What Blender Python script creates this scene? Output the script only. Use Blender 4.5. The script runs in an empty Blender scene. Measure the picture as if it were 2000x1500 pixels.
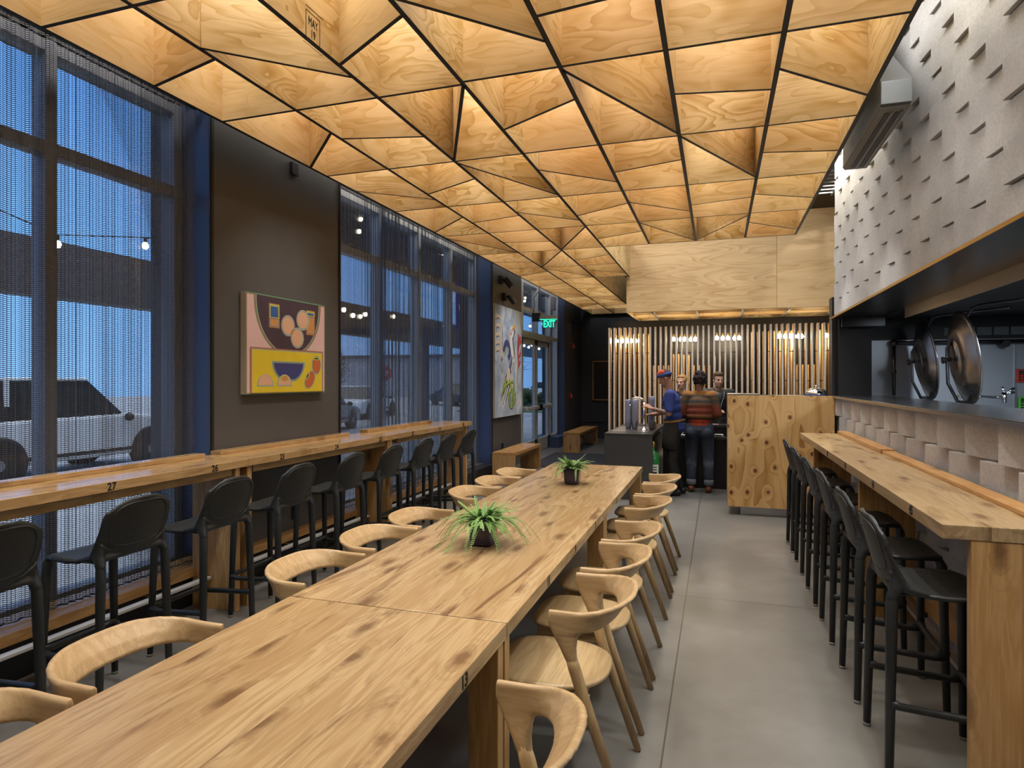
import bpy, bmesh, math, random
from mathutils import Vector, Matrix
R = math.radians
random.seed(7)
SC = bpy.context.scene
COL = SC.collection
ORD = ['first', 'second', 'third', 'fourth', 'fifth', 'sixth', 'seventh', 'eighth', 'ninth', 'tenth']

# ------------------------------------------------------------------ objects
def tag(o, label=None, cat=None, group=None, kind=None):
    if label: o['label'] = label
    if cat: o['category'] = cat
    if group: o['group'] = group
    if kind: o['kind'] = kind
    return o

def thing(name, label, cat, loc=(0, 0, 0), rotz=0.0, group=None):
    o = bpy.data.objects.new(name, None)
    COL.objects.link(o)
    o.location = loc
    o.rotation_euler = (0, 0, rotz)
    o.empty_display_size = .05
    return tag(o, label, cat, group)

def copy_tree(o, parent=None):
    c = o.copy()
    COL.objects.link(c)
    if parent: c.parent = parent
    for ch in list(o.children):
        copy_tree(ch, c)
    return c

class MB:
    """collects shapes and links them as one mesh object"""
    def __init__(self):
        self.v = []; self.f = []; self.m = []; self.uv = None
    def face(self, idx, mi=0):
        self.f.append(tuple(idx)); self.m.append(mi)
    def add(self, vs, fs, mi=0):
        b = len(self.v)
        self.v += [tuple(p) for p in vs]
        for f in fs: self.face([b + i for i in f], mi)
        return self
    def box(self, a, b, mi=0, bottom=None):
        x0, y0, z0 = a; x1, y1, z1 = b
        if x0 > x1: x0, x1 = x1, x0
        if y0 > y1: y0, y1 = y1, y0
        if z0 > z1: z0, z1 = z1, z0
        vs = [(x0, y0, z0), (x1, y0, z0), (x1, y1, z0), (x0, y1, z0), (x0, y0, z1), (x1, y0, z1), (x1, y1, z1), (x0, y1, z1)]
        fs = [(4, 5, 6, 7), (0, 1, 5, 4), (1, 2, 6, 5), (2, 3, 7, 6), (3, 0, 4, 7)]
        self.add(vs, fs, mi)
        n = len(self.v) - 8
        self.face([n + 3, n + 2, n + 1, n], mi if bottom is None else bottom)
        return self
    def prism(self, poly, axis, a, b, mi=0):
        """extrude a closed 2-D polygon along an axis ('x','y','z')"""
        def P(p, t):
            if axis == 'x': return (t, p[0], p[1])
            if axis == 'y': return (p[0], t, p[1])
            return (p[0], p[1], t)
        n = len(poly)
        vs = [P(p, a) for p in poly] + [P(p, b) for p in poly]
        fs = [(i, (i + 1) % n, n + (i + 1) % n, n + i) for i in range(n)]
        fs += [tuple(range(n - 1, -1, -1)), tuple(range(n, 2 * n))]
        return self.add(vs, fs, mi)
    def tube(self, pts, rad, n=10, mi=0, caps=True, flat=None):
        pts = [Vector(p) for p in pts]
        if not hasattr(rad, '__len__'): rad = [rad] * len(pts)
        b = len(self.v); prev = None
        for i, p in enumerate(pts):
            d = (pts[min(i + 1, len(pts) - 1)] - pts[max(i - 1, 0)])
            d = d.normalized() if d.length > 1e-9 else Vector((0, 0, 1))
            if prev is None:
                up = Vector((0, 0, 1)) if abs(d.z) < .9 else Vector((1, 0, 0))
                s = d.cross(up).normalized()
            else:
                s = (prev - d * prev.dot(d)).normalized()
            prev = s; t = d.cross(s)
            for k in range(n):
                a = 2 * math.pi * k / n
                f = 1.0 if flat is None else flat
                self.v.append(tuple(p + s * (math.cos(a) * rad[i]) + t * (math.sin(a) * rad[i] * f)))
        for i in range(len(pts) - 1):
            for k in range(n):
                self.face([b + i * n + k, b + i * n + (k + 1) % n, b + (i + 1) * n + (k + 1) % n, b + (i + 1) * n + k], mi)
        if caps:
            self.face([b + k for k in range(n - 1, -1, -1)], mi)
            e = b + (len(pts) - 1) * n
            self.face([e + k for k in range(n)], mi)
        return self
    def lathe(self, prof, c=(0, 0, 0), n=24, mi=0, axis='z'):
        b = len(self.v); m = len(prof)
        for r, h in prof:
            for k in range(n):
                a = 2 * math.pi * k / n
                x, y = r * math.cos(a), r * math.sin(a)
                if axis == 'z': p = (x, y, h)
                elif axis == 'x': p = (h, x, y)
                else: p = (y, h, x)
                self.v.append((p[0] + c[0], p[1] + c[1], p[2] + c[2]))
        for i in range(m - 1):
            for k in range(n):
                self.face([b + i * n + k, b + i * n + (k + 1) % n, b + (i + 1) * n + (k + 1) % n, b + (i + 1) * n + k], mi)
        if prof[0][0] > 1e-6: self.face([b + k for k in range(n - 1, -1, -1)], mi)
        if prof[-1][0] > 1e-6: self.face([b + (m - 1) * n + k for k in range(n)], mi)
        return self
    def ball(self, c, r, n=12, mi=0, rot=None):
        if not hasattr(r, '__len__'): r = (r, r, r)
        m = max(4, n // 2); vs = []; fs = []
        for i in range(m + 1):
            t = math.pi * i / m
            for k in range(n):
                a = 2 * math.pi * k / n
                p = Vector((r[0] * math.sin(t) * math.cos(a), r[1] * math.sin(t) * math.sin(a), r[2] * math.cos(t)))
                if rot is not None: p = rot @ p
                vs.append(p + Vector(c))
        for i in range(m):
            for k in range(n):
                fs.append((i * n + k, (i + 1) * n + k, (i + 1) * n + (k + 1) % n, i * n + (k + 1) % n))
        return self.add(vs, fs, mi)
    def capsule(self, a, b, r0, r1=None, n=12, mi=0):
        """round-ended tapered limb"""
        if r1 is None: r1 = r0
        a = Vector(a); b = Vector(b); d = (b - a)
        L = d.length
        if L < 1e-6: return self.ball(a, r0, n, mi)
        d /= L
        pts = []; rad = []
        for i in range(4):
            t = math.pi / 2 * i / 4
            pts.append(a - d * (r0 * math.cos(t))); rad.append(max(r0 * math.sin(t), 1e-4))
        pts.append(a); rad.append(r0); pts.append(b); rad.append(r1)
        for i in range(1, 5):
            t = math.pi / 2 * i / 4
            pts.append(b + d * (r1 * math.sin(t))); rad.append(max(r1 * math.cos(t), 1e-4))
        return self.tube(pts, rad, n, mi)
    def grid(self, rows, mi=0, close_u=False):
        b = len(self.v); n = len(rows[0])
        for r in rows: self.v += [tuple(p) for p in r]
        for i in range(len(rows) - 1):
            for k in range(n if close_u else n - 1):
                self.face([b + i * n + k, b + i * n + (k + 1) % n, b + (i + 1) * n + (k + 1) % n, b + (i + 1) * n + k], mi)
        return self
    def mesh(self, name, mats, smooth=False):
        me = bpy.data.meshes.new(name)
        me.from_pydata(self.v, [], self.f)
        me.validate(verbose=False)
        if not isinstance(mats, (list, tuple)): mats = [mats]
        for m in mats: me.materials.append(m)
        if len(me.polygons) == len(self.m):
            me.polygons.foreach_set('material_index', self.m)
        bm = bmesh.new(); bm.from_mesh(me)
        bmesh.ops.recalc_face_normals(bm, faces=bm.faces)
        bm.to_mesh(me); bm.free()
        if smooth: me.polygons.foreach_set('use_smooth', [True] * len(me.polygons))
        me.update()
        return me
    def build(self, name, mats, parent=None, smooth=False, bevel=0, loc=(0, 0, 0), rot=(0, 0, 0), auto=None, solid=0, subsurf=0):
        o = bpy.data.objects.new(name, self.mesh(name, mats, smooth))
        COL.objects.link(o)
        o.location = loc; o.rotation_euler = rot
        if parent: o.parent = parent
        if solid:
            s = o.modifiers.new('solid', 'SOLIDIFY'); s.thickness = solid; s.offset = 0
        if bevel:
            s = o.modifiers.new('bevel', 'BEVEL'); s.width = bevel; s.segments = 2; s.limit_method = 'ANGLE'; s.angle_limit = R(40)
        if subsurf:
            s = o.modifiers.new('sub', 'SUBSURF'); s.levels = subsurf; s.render_levels = subsurf
        return o

def remesh(mb, name, mats, voxel, smooth=4, parent=None, matfn=None, factor=.5):
    """melt overlapping shapes into one continuous skin"""
    o = mb.build('tmp', mats)
    m = o.modifiers.new('r', 'REMESH'); m.mode = 'VOXEL'; m.voxel_size = voxel
    if smooth:
        s = o.modifiers.new('s', 'SMOOTH'); s.factor = factor; s.iterations = smooth
    dg = bpy.context.evaluated_depsgraph_get(); dg.update()
    me = bpy.data.meshes.new_from_object(o.evaluated_get(dg))
    old = o.data
    bpy.data.objects.remove(o); bpy.data.meshes.remove(old)
    me.name = name
    if not len(me.materials):
        for mm in (mats if isinstance(mats, (list, tuple)) else [mats]): me.materials.append(mm)
    if matfn:
        me.polygons.foreach_set('material_index', [matfn(p.center) for p in me.polygons])
    else:
        me.polygons.foreach_set('material_index', [0] * len(me.polygons))
    me.polygons.foreach_set('use_smooth', [True] * len(me.polygons))
    ob = bpy.data.objects.new(name, me)
    COL.objects.link(ob)
    if parent: ob.parent = parent
    return ob

def text(name, body, size, mat, parent, loc, rot, extrude=.0008, align='CENTER', sx=1.0, bold=0.0):
    cu = bpy.data.curves.new(name, 'FONT')
    cu.body = body; cu.size = size; cu.extrude = extrude; cu.align_x = align; cu.align_y = 'CENTER'
    cu.offset = bold
    cu.resolution_u = 4
    t = bpy.data.objects.new('tmp', cu); COL.objects.link(t)
    dg = bpy.context.evaluated_depsgraph_get(); dg.update()
    me = bpy.data.meshes.new_from_object(t.evaluated_get(dg))
    bpy.data.objects.remove(t); bpy.data.curves.remove(cu)
    me.materials.clear(); me.materials.append(mat); me.name = name
    o = bpy.data.objects.new(name, me); COL.objects.link(o)
    o.location = loc; o.rotation_euler = rot; o.scale = (sx, 1, 1)
    if parent: o.parent = parent
    return o

def box_obj(name, a, b, mat, parent=None, bevel=0, **k):
    return MB().box(a, b).build(name, mat, parent, bevel=bevel, **k)

# ---------------------------------------------------------------- materials
class NT:
    def __init__(self, name):
        self.m = bpy.data.materials.new(name); self.m.use_nodes = True
        self.t = self.m.node_tree; self.t.nodes.clear()
        self.out = self.n('ShaderNodeOutputMaterial')
    def n(self, typ, **k):
        nd = self.t.nodes.new(typ)
        for a, b in k.items(): setattr(nd, a, b)
        return nd
    def l(self, a, b): self.t.links.new(a, b)
    def put(self, sock, v):
        if v is None: return
        if isinstance(v, bpy.types.NodeSocket): self.l(v, sock)
        elif hasattr(v, '__len__') and sock.type == 'RGBA' and len(v) == 3: sock.default_value = (*v, 1)
        else: sock.default_value = v
    def math(self, op, a, b=None, c=None, clamp=False):
        nd = self.n('ShaderNodeMath', operation=op); nd.use_clamp = clamp
        self.put(nd.inputs[0], a); self.put(nd.inputs[1], b)
        if c is not None: self.put(nd.inputs[2], c)
        return nd.outputs[0]
    def vmath(self, op, a, b=None):
        nd = self.n('ShaderNodeVectorMath', operation=op)
        self.put(nd.inputs[0], a)
        if b is not None: self.put(nd.inputs[1], b)
        return nd.outputs[0]
    def coord(self, which='Object'): return self.n('ShaderNodeTexCoord').outputs[which]
    def sep(self, v):
        nd = self.n('ShaderNodeSeparateXYZ'); self.l(v, nd.inputs[0]); return nd.outputs
    def comb(self, x, y, z):
        nd = self.n('ShaderNodeCombineXYZ')
        self.put(nd.inputs[0], x); self.put(nd.inputs[1], y); self.put(nd.inputs[2], z)
        return nd.outputs[0]
    def noise(self, v, scale=1, detail=2, rough=.5, dist=0):
        nd = self.n('ShaderNodeTexNoise')
        self.put(nd.inputs['Vector'], v); nd.inputs['Scale'].default_value = scale
        nd.inputs['Detail'].default_value = detail; nd.inputs['Roughness'].default_value = rough
        nd.inputs['Distortion'].default_value = dist
        return nd.outputs[0]
    def voro(self, v, scale=1, feature='F1', rnd=1):
        nd = self.n('ShaderNodeTexVoronoi', feature=feature)
        self.put(nd.inputs['Vector'], v); nd.inputs['Scale'].default_value = scale
        nd.inputs['Randomness'].default_value = rnd
        return nd.outputs
    def ramp(self, f, stops, interp='LINEAR'):
        nd = self.n('ShaderNodeValToRGB'); cr = nd.color_ramp; cr.interpolation = interp
        while len(cr.elements) < len(stops): cr.elements.new(.5)
        for e, (p, c) in zip(cr.elements, stops):
            e.position = p; e.color = (*c, 1) if len(c) == 3 else c
        self.l(f, nd.inputs[0]); return nd.outputs[0]
    def mix(self, f, a, b, mode='MIX'):
        nd = self.n('ShaderNodeMix', data_type='RGBA', blend_type=mode)
        self.put(nd.inputs[0], f); self.put(nd.inputs[6], a); self.put(nd.inputs[7], b)
        return nd.outputs[2]
    def mapr(self, f, a, b, c=0, d=1):
        nd = self.n('ShaderNodeMapRange'); self.put(nd.inputs[0], f)
        for i, x in enumerate((a, b, c, d)): self.put(nd.inputs[i + 1], x)
        return nd.outputs[0]
    def bump(self, h, strength=.2, dist=.01):
        nd = self.n('ShaderNodeBump'); nd.inputs['Strength'].default_value = strength
        nd.inputs['Distance'].default_value = dist; self.l(h, nd.inputs['Height']); return nd.outputs[0]
    def bsdf(self, color, rough=.5, metal=0, spec=.5, normal=None, **k):
        nd = self.n('ShaderNodeBsdfPrincipled')
        self.put(nd.inputs['Base Color'], color); self.put(nd.inputs['Roughness'], rough)
        self.put(nd.inputs['Metallic'], metal); self.put(nd.inputs['Specular IOR Level'], spec)
        if normal is not None: self.l(normal, nd.inputs['Normal'])
        for a, b in k.items(): self.put(nd.inputs[a], b)
        return nd.outputs[0]
    def done(self, sh): self.l(sh, self.out.inputs[0]); return self.m

def plain(name, color, rough=.5, metal=0, spec=.5, noise=.0, nscale=6, bump=0, **k):
    t = NT(name); c = color; nrm = None
    if noise or bump:
        n = t.noise(t.coord(), nscale, 3)
        if noise:
            lo = [max(0, x * (1 - noise)) for x in color]; hi = [min(1, x * (1 + noise)) for x in color]
            c = t.ramp(n, [(.3, lo), (.7, hi)])
        if bump: nrm = t.bump(n, bump, .004)
    return t.done(t.bsdf(c, rough, metal, spec, nrm, **k))

def emit(name, color, strength):
    t = NT(name); e = t.n('ShaderNodeEmission'); e.inputs[0].default_value = (*color, 1); e.inputs[1].default_value = strength
    return t.done(e.outputs[0])

def rand_off(t, v, k=40):
    r = t.n('ShaderNodeObjectInfo').outputs['Random']
    return t.vmath('ADD', v, t.comb(t.math('MULTIPLY', r, k), t.math('MULTIPLY', r, k * .73), t.math('MULTIPLY', r, k * 1.37))), r

def plywood(name, light, mid, dark, sx=.8, sz=2.3, rings=60, tint=.25, rough=.45, knots=.0, vert=False, soft=.0):
    """rotary-cut fir face veneer: contour rings, a few knots, sheet-to-sheet tint"""
    t = NT(name)
    v, r = rand_off(t, t.coord())
    s = t.sep(v)
    if vert: vv = t.comb(t.math('MULTIPLY', s[0], sz), t.math('MULTIPLY', s[1], sz), t.math('MULTIPLY', s[2], sx))
    else: vv = t.comb(t.math('MULTIPLY', s[0], sx), t.math('MULTIPLY', s[1], sz * .6), t.math('MULTIPLY', s[2], sz))
    n = t.noise(vv, 1.0, 2.2, .45, .5)
    wob = t.noise(vv, 7, 2)
    if knots:
        kvn = t.n('ShaderNodeTexVoronoi', voronoi_dimensions='2D'); kvn.inputs['Scale'].default_value = knots; kvn.inputs['Randomness'].default_value = .85
        t.l(t.comb(s[0], t.math('MULTIPLY', s[2], .82), 0), kvn.inputs['Vector']); kd = kvn.outputs[0]
        kd = t.math('ADD', kd, t.math('MULTIPLY', t.math('SUBTRACT', wob, .5), .07))
        kn = t.mapr(kd, .0, .40, .30, 0.0)
        kn = t.math('MULTIPLY', kn, kn)
        n = t.math('ADD', n, t.math('MULTIPLY', kn, 3.2))
    saw = t.math('FRACT', t.math('ADD', t.math('MULTIPLY', n, rings / 6.283), t.math('MULTIPLY', wob, .22)))
    saw = t.math('POWER', saw, 1.7)
    big = t.noise(vv, 2.4, 2)
    amp = t.mapr(t.math('FRACT', t.math('MULTIPLY', r, 7.31)), 0, 1, .22, .62)
    f = t.math('ADD', t.math('SUBTRACT', .70, t.math('MULTIPLY', saw, amp)), t.mapr(big, .3, .7, -.20, .26))
    c = t.ramp(f, [(.10, dark), (.40, mid), (.64 - soft, light), (1, [min(1, x * 1.10) for x in light])])
    if vert: fine = t.noise(t.vmath('MULTIPLY', v, (90, 90, 2.5)), 1, 2)
    else: fine = t.noise(t.vmath('MULTIPLY', v, (2.5, 40, 90)), 1, 2)
    c = t.mix(t.mapr(fine, .35, .7, 0, .22), c, dark)
    if knots:
        c = t.mix(t.mapr(kd, .07, .125, .9, 0), c, (.22, .085, .028))
        c = t.mix(t.mapr(kd, .028, .055, .9, 0), c, (.045, .018, .009))
    c = t.mix(t.mapr(r, 0, 1, 0, tint), c, [light[0] * .85, light[1] * .62, light[2] * .45], 'MIX')
    nrm = t.bump(fine, .08, .002)
    return t.done(t.bsdf(c, rough, 0, .35, nrm))

def oak(name, axis='y', plank=.155, base=(.50, .30, .12), light=(.62, .41, .19), dark=(.10, .04, .015), streak=.5, rough=.3, tint=.5, coat=0.0):
    """solid oak boards running along one axis, with grain, heart streaks and knots"""
    t = NT(name)
    v, r = rand_off(t, t.coord(), 23)
    s = t.sep(v); raw = t.sep(t.coord())
    ax = {'x': 0, 'y': 1, 'z': 2}[axis]
    ac = {'x': 1, 'y': 0, 'z': 0}[axis]
    a3 = 3 - ax - ac
    pid = t.math('FLOOR', t.math('DIVIDE', t.math('ADD', raw[ac], 10), plank))
    wn = t.n('ShaderNodeTexWhiteNoise', noise_dimensions='1D'); t.l(t.math('ADD', pid, t.math('MULTIPLY', r, 91)), wn.inputs['W'])
    rp = wn.outputs[0]
    al = t.math('ADD', s[ax], t.math('MULTIPLY', rp, 37))
    cr = t.math('ADD', s[ac], t.math('MULTIPLY', rp, 11))
    th = s[a3]
    g1 = t.noise(t.comb(t.math('MULTIPLY', al, .9), t.math('MULTIPLY', cr, 9), t.math('MULTIPLY', th, 6)), 1, 3, .55, .6)
    w = t.math('SINE', t.math('MULTIPLY', g1, 46))
    fine = t.noise(t.comb(t.math('MULTIPLY', al, 7), t.math('MULTIPLY', cr, 260), t.math('MULTIPLY', th, 120)), 1, 2)
    c = t.mix(t.mapr(w, -1, 1, 0, 1), base, light)
    c = t.mix(t.mapr(fine, .4, .72, 0, .35), c, [x * .62 for x in base])
    c = t.mix(t.mapr(rp, 0, 1, 0, tint), c, [base[0] * .80, base[1] * .74, base[2] * .66])
    if streak:
        st = t.noise(t.comb(t.math('MULTIPLY', al, .95), t.math('MULTIPLY', cr, 5.2), t.math('MULTIPLY', th, 5)), 1, 5, .62, 1.6)
        c = t.mix(t.mapr(st, .55, .74, 0, streak), c, dark)
        kvn = t.n('ShaderNodeTexVoronoi', voronoi_dimensions='2D'); kvn.inputs['Scale'].default_value = 1
        t.l(t.comb(t.math('MULTIPLY', al, 1.5), t.math('MULTIPLY', cr, 4.2), 0), kvn.inputs['Vector'])
        kj = t.math('ADD', kvn.outputs[0], t.math('MULTIPLY', t.noise(v, 22, 2), .10))
        c = t.mix(t.mapr(kj, .09, .20, .75, 0), c, dark)
        c = t.mix(t.mapr(t.math('SINE', t.math('MULTIPLY', kj, 75)), .2, 1, 0, t.mapr(kj, .12, .45, .35, 0)), c, [x * .5 for x in base])
    if plank < 1:
        fr = t.math('FRACT', t.math('DIVIDE', t.math('ADD', raw[ac], 10), plank))
        e = t.math('MINIMUM', fr, t.math('SUBTRACT', 1, fr))
        c = t.mix(t.mapr(e, .0, .012, .35, 0), c, dark)
    nrm = t.bump(fine, .05, .001)
    return t.done(t.bsdf(c, rough, 0, .45, nrm, **({'Coat Weight': coat, 'Coat Roughness': .12} if coat else {})))
M = {}
CREAM, TAN, BROWN = (.73, .575, .315), (.60, .43, .18), (.42, .255, .075)
M['ply'] = plywood('lattice_plywood', CREAM, TAN, BROWN, sx=1.25, sz=4.2, rings=75, tint=.5)
M['ply_header'] = plywood('header_plywood', (.60, .435, .235), (.50, .345, .165), (.38, .235, .095), sx=.5, sz=3.2, rings=80, tint=.12)
M['ply_fin'] = plywood('fin_plywood', (.66, .50, .27), (.54, .37, .16), (.34, .19, .065), rings=60, vert=True, tint=.35)
M['ply_edge'] = plain('plywood_raw_edge', (.76, .70, .63), .6, noise=.12, nscale=30)
M['black_edge'] = plain('black_stained_edge', (.018, .017, .017), .55)
M['knotty'] = plywood('knotty_counter_plywood', (.63, .415, .185), (.54, .32, .115), (.33, .165, .05), sx=.55, sz=3.0, rings=52, tint=.0, knots=4.3, vert=True)
M['oak_table'] = oak('table_oak', 'y', .155, base=(.385, .248, .118), light=(.49, .345, .18), streak=1.0, rough=.22, tint=.6)
M['oak_bar'] = oak('bar_oak', 'y', .20, base=(.44, .27, .115), light=(.55, .36, .17), streak=.5, rough=.16, tint=.3)
M['oak_bar_right'] = oak('right_bar_oak', 'y', .20, base=(.39, .27, .135), light=(.49, .36, .205), streak=.8, rough=.28, tint=.4)
M['oak_post'] = oak('post_oak', 'z', 3, base=(.46, .26, .09), light=(.58, .36, .15), streak=.45, rough=.35)
M['oak_slab'] = oak('slab_oak', 'z', .30, base=(.50, .29, .11), light=(.62, .40, .18), streak=.5, rough=.4)
M['oak_sill'] = oak('sill_oak', 'y', 3, base=(.46, .24, .08), light=(.58, .34, .13), streak=.45, rough=.35)
M['oak_bench'] = oak('bench_oak', 'y', .14, base=(.46, .25, .085), light=(.56, .33, .13), streak=.4, rough=.35)
M['chair'] = oak('chair_oak', 'x', 3, base=(.45, .295, .14), light=(.54, .37, .19), streak=0, rough=.42, tint=.15)
M['chair_seat'] = oak('chair_seat_oak', 'y', .11, base=(.43, .30, .148), light=(.53, .385, .205), streak=0, rough=.4, tint=.5)
M['chair_leg'] = oak('chair_leg_oak', 'z', 3, base=(.45, .29, .135), light=(.54, .37, .18), streak=0, rough=.42, tint=.2)
M['stool'] = plain('charcoal_plastic', (.022, .024, .024), .42, spec=.4, noise=.15, nscale=40)
M['stool_foot'] = plain('stool_glide', (.25, .24, .23), .5)
M['wall_dark'] = plain('charcoal_wall_paint', (.082, .080, .080), .42, noise=.08, nscale=2, spec=.35)
M['wall_navy'] = plain('navy_wall_paint', (.036, .043, .062), .6, noise=.06)
M['jamb_blue'] = plain('blue_grey_jamb', (.05, .075, .16), .4)
M['black'] = plain('black_trim', (.008, .008, .009), .5)
M['black_paint'] = plain('numeral_ink', (.006, .006, .006), .6)
M['alu'] = plain('anodised_frame', (.48, .485, .48), .4, metal=.35, noise=.05)
M['alu_dark'] = plain('dark_mullion', (.20, .21, .24), .45, metal=.3)
M['steel'] = plain('brushed_stainless', (.42, .43, .45), .28, metal=1, noise=.06, nscale=3)
M['steel_wall'] = plain('kitchen_steel_sheet', (.40, .42, .45), .42, metal=.85, noise=.08, nscale=1.5)
M['steel_dark'] = plain('dark_steel', (.10, .10, .105), .3, metal=.9, noise=.1, nscale=2)
M['lid'] = plain('warm_spun_steel', (.55, .50, .45), .26, metal=1, noise=.05, nscale=3)
M['chrome'] = plain('polished_chrome', (.75, .75, .76), .08, metal=1)
M['brass'] = plain('brass', (.62, .42, .14), .3, metal=1)
M['duct'] = plain('galvanised_duct', (.19, .205, .22), .4, metal=.5, noise=.1, nscale=4)
M['roof'] = plain('dark_roof_deck', (.10, .10, .11), .8)
M['roof_white'] = plain('pale_upper_ceiling', (.55, .52, .48), .8)
M['granite'] = plain('dark_granite', (.035, .036, .036), .32, noise=.55, nscale=120)
M['granite_front'] = plain('dark_granite_front', (.045, .046, .047), .45, noise=.5, nscale=90)
M['counter_black'] = plain('black_laminate', (.012, .012, .013), .35)
M['mat'] = plain('door_mat_pile', (.018, .020, .030), .95, noise=.3, nscale=80)
M['red'] = plain('red_device', (.45, .02, .02), .4)
M['green_tank'] = plain('green_tank_paint', (.02, .22, .05), .3)
M['paper'] = plain('white_label_paper', (.75, .75, .72), .6)
M['pot'] = plain('aubergine_glaze', (.022, .015, .052), .14, spec=.6, noise=.2, nscale=14)
M['soil'] = plain('potting_soil', (.03, .02, .012), .95, noise=.4, nscale=60)
M['fern'] = plain('fern_leaf', (.17, .34, .075), .5, noise=.3, nscale=9)
M['fern_stem'] = plain('fern_stem', (.14, .20, .05), .5)
M['skin_tan'] = plain('tan_skin', (.42, .22, .135), .5, noise=.06)
M['skin_pale'] = plain('pale_skin', (.62, .39, .29), .5, noise=.06)
M['skin_brown'] = plain('brown_skin', (.24, .115, .07), .5, noise=.06)
M['tattoo'] = plain('tattooed_forearm', (.21, .125, .09), .5, noise=.55, nscale=45)
M['white_eye'] = plain('eye_white', (.7, .68, .65), .2)
M['iris'] = plain('dark_iris', (.03, .02, .015), .2)
M['lip'] = plain('lip', (.42, .17, .14), .45)
M['hair_brown'] = plain('brown_hair', (.10, .055, .025), .6, noise=.5, nscale=50)
M['hair_blond'] = plain('ginger_blond_hair', (.42, .22, .075), .55, noise=.4, nscale=50)
M['hair_dark'] = plain('dark_curly_hair', (.018, .010, .012), .8, noise=.6, nscale=70, bump=.6)
M['hair_buzz'] = plain('buzzed_dark_hair', (.06, .035, .025), .8)
M['tee'] = plain('royal_blue_cotton', (.035, .065, .29), .85, noise=.14, nscale=8)
M['apron'] = plain('dark_denim_apron', (.022, .022, .022), .85, noise=.3, nscale=60)
M['apron_tie'] = plain('tan_apron_tie', (.38, .19, .05), .7)
M['black_cloth'] = plain('black_cloth', (.014, .014, .016), .85, noise=.25, nscale=18)
M['shoe_black'] = plain('black_shoe', (.010, .010, .010), .45)
M['shoe_brown'] = plain('brown_leather_boot', (.17, .06, .022), .45)
M['bandana_red'] = plain('red_orange_bandana', (.62, .09, .035), .8)
M['bandana_blue'] = plain('blue_bandana_band', (.045, .08, .30), .8)
M['jacket'] = plain('dark_rain_jacket', (.022, .026, .028), .45, noise=.25, nscale=12)
M['tan_top'] = plain('mustard_top', (.42, .20, .06), .8)
M['tank_top'] = plain('rust_red_top', (.36, .055, .03), .85)
M['cuff'] = plain('pale_denim_cuff', (.20, .24, .30), .85)
def _denim():
    t = NT('washed_denim'); s = t.sep(t.coord())
    n = t.noise(t.coord(), 6, 3)
    f = t.math('ADD', t.math('MULTIPLY', n, .5), t.mapr(t.math('ABSOLUTE', t.math('SUBTRACT', s[2], .42)), 0, .22, .38, 0))
    return t.done(t.bsdf(t.ramp(f, [(.2, (.030, .042, .075)), (.55, (.05, .075, .13)), (.8, (.22, .27, .34))]), .85))
M['denim'] = _denim()
def _sweater():
    t = NT('striped_knit'); s = t.sep(t.coord())
    z = t.math('ADD', s[2], t.math('MULTIPLY', t.noise(t.coord(), 9, 2), .03))
    st = [(0, (.05, .035, .03)), (.06, (.30, .11, .03)), (.12, (.06, .055, .05)), (.24, (.20, .10, .035)), (.34, (.24, .055, .035)), (.52, (.24, .05, .04)), (.62, (.17, .08, .04)), (.72, (.05, .07, .075)), (.80, (.18, .10, .045)), (.88, (.06, .075, .08)), (.93, (.36, .17, .05)), (1, (.40, .18, .05))]
    c = t.ramp(t.mapr(z, .99, 1.47), st)
    w = t.noise(t.vmath('MULTIPLY', t.coord(), (60, 60, 200)), 1, 2)
    return t.done(t.bsdf(t.mix(t.mapr(w, .3, .7, 0, .35), c, (.03, .02, .02)), .95, normal=t.bump(w, .4, .004)))
M['sweater'] = _sweater()
def _floor():
    t = NT('polished_concrete'); v = t.coord(); s = t.sep(v)
    a = t.noise(v, .9, 4, .55); b = t.noise(v, 5, 4, .55); g = t.noise(v, 160, 2)
    f = t.math('ADD', t.math('MULTIPLY', a, .66), t.math('ADD', t.math('MULTIPLY', b, .18), t.math('MULTIPLY', g, .16)))
    c = t.ramp(f, [(.33, (.125, .122, .112)), (.5, (.19, .187, .175)), (.68, (.27, .267, .252))])
    def line(x, at, w=.004): return t.math('LESS_THAN', t.math('ABSOLUTE', t.math('SUBTRACT', x, at)), w)
    j = None
    for q in (-.229, -2.35, 2.0):
        l = line(s[0], q); j = l if j is None else t.math('MAXIMUM', j, l)
    for q in (.55, 4.96, 9.45, 13.8): j = t.math('MAXIMUM', j, line(s[1], q))
    c = t.mix(t.math('MULTIPLY', j, .75), c, (.03, .028, .025))
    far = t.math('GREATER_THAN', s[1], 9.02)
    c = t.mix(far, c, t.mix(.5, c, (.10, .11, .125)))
    rg = .29
    return t.done(t.bsdf(c, rg, 0, .5, t.bump(g, .015, .001)))
M['floor'] = _floor()
def _cmu():
    t = NT('split_concrete_block'); v = t.coord()
    p = t.voro(v, 210); n = t.noise(v, 60, 3); big = t.noise(v, 2.6, 3)
    c = t.ramp(big, [(.3, (.40, .405, .41)), (.7, (.54, .54, .535))])
    c = t.mix(t.mapr(n, .35, .7, 0, .35), c, (.26, .258, .25))
    q = t.math('MULTIPLY', t.mapr(p[0], .12, .34, 1, 0), t.math('GREATER_THAN', t.noise(v, 150, 1), .56))
    c = t.mix(t.math('MULTIPLY', q, .75), c, (.09, .09, .09))
    h = t.math('SUBTRACT', n, q)
    return t.done(t.bsdf(c, .9, 0, .2, t.bump(h, .35, .004)))
M['cmu'] = _cmu()
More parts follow.
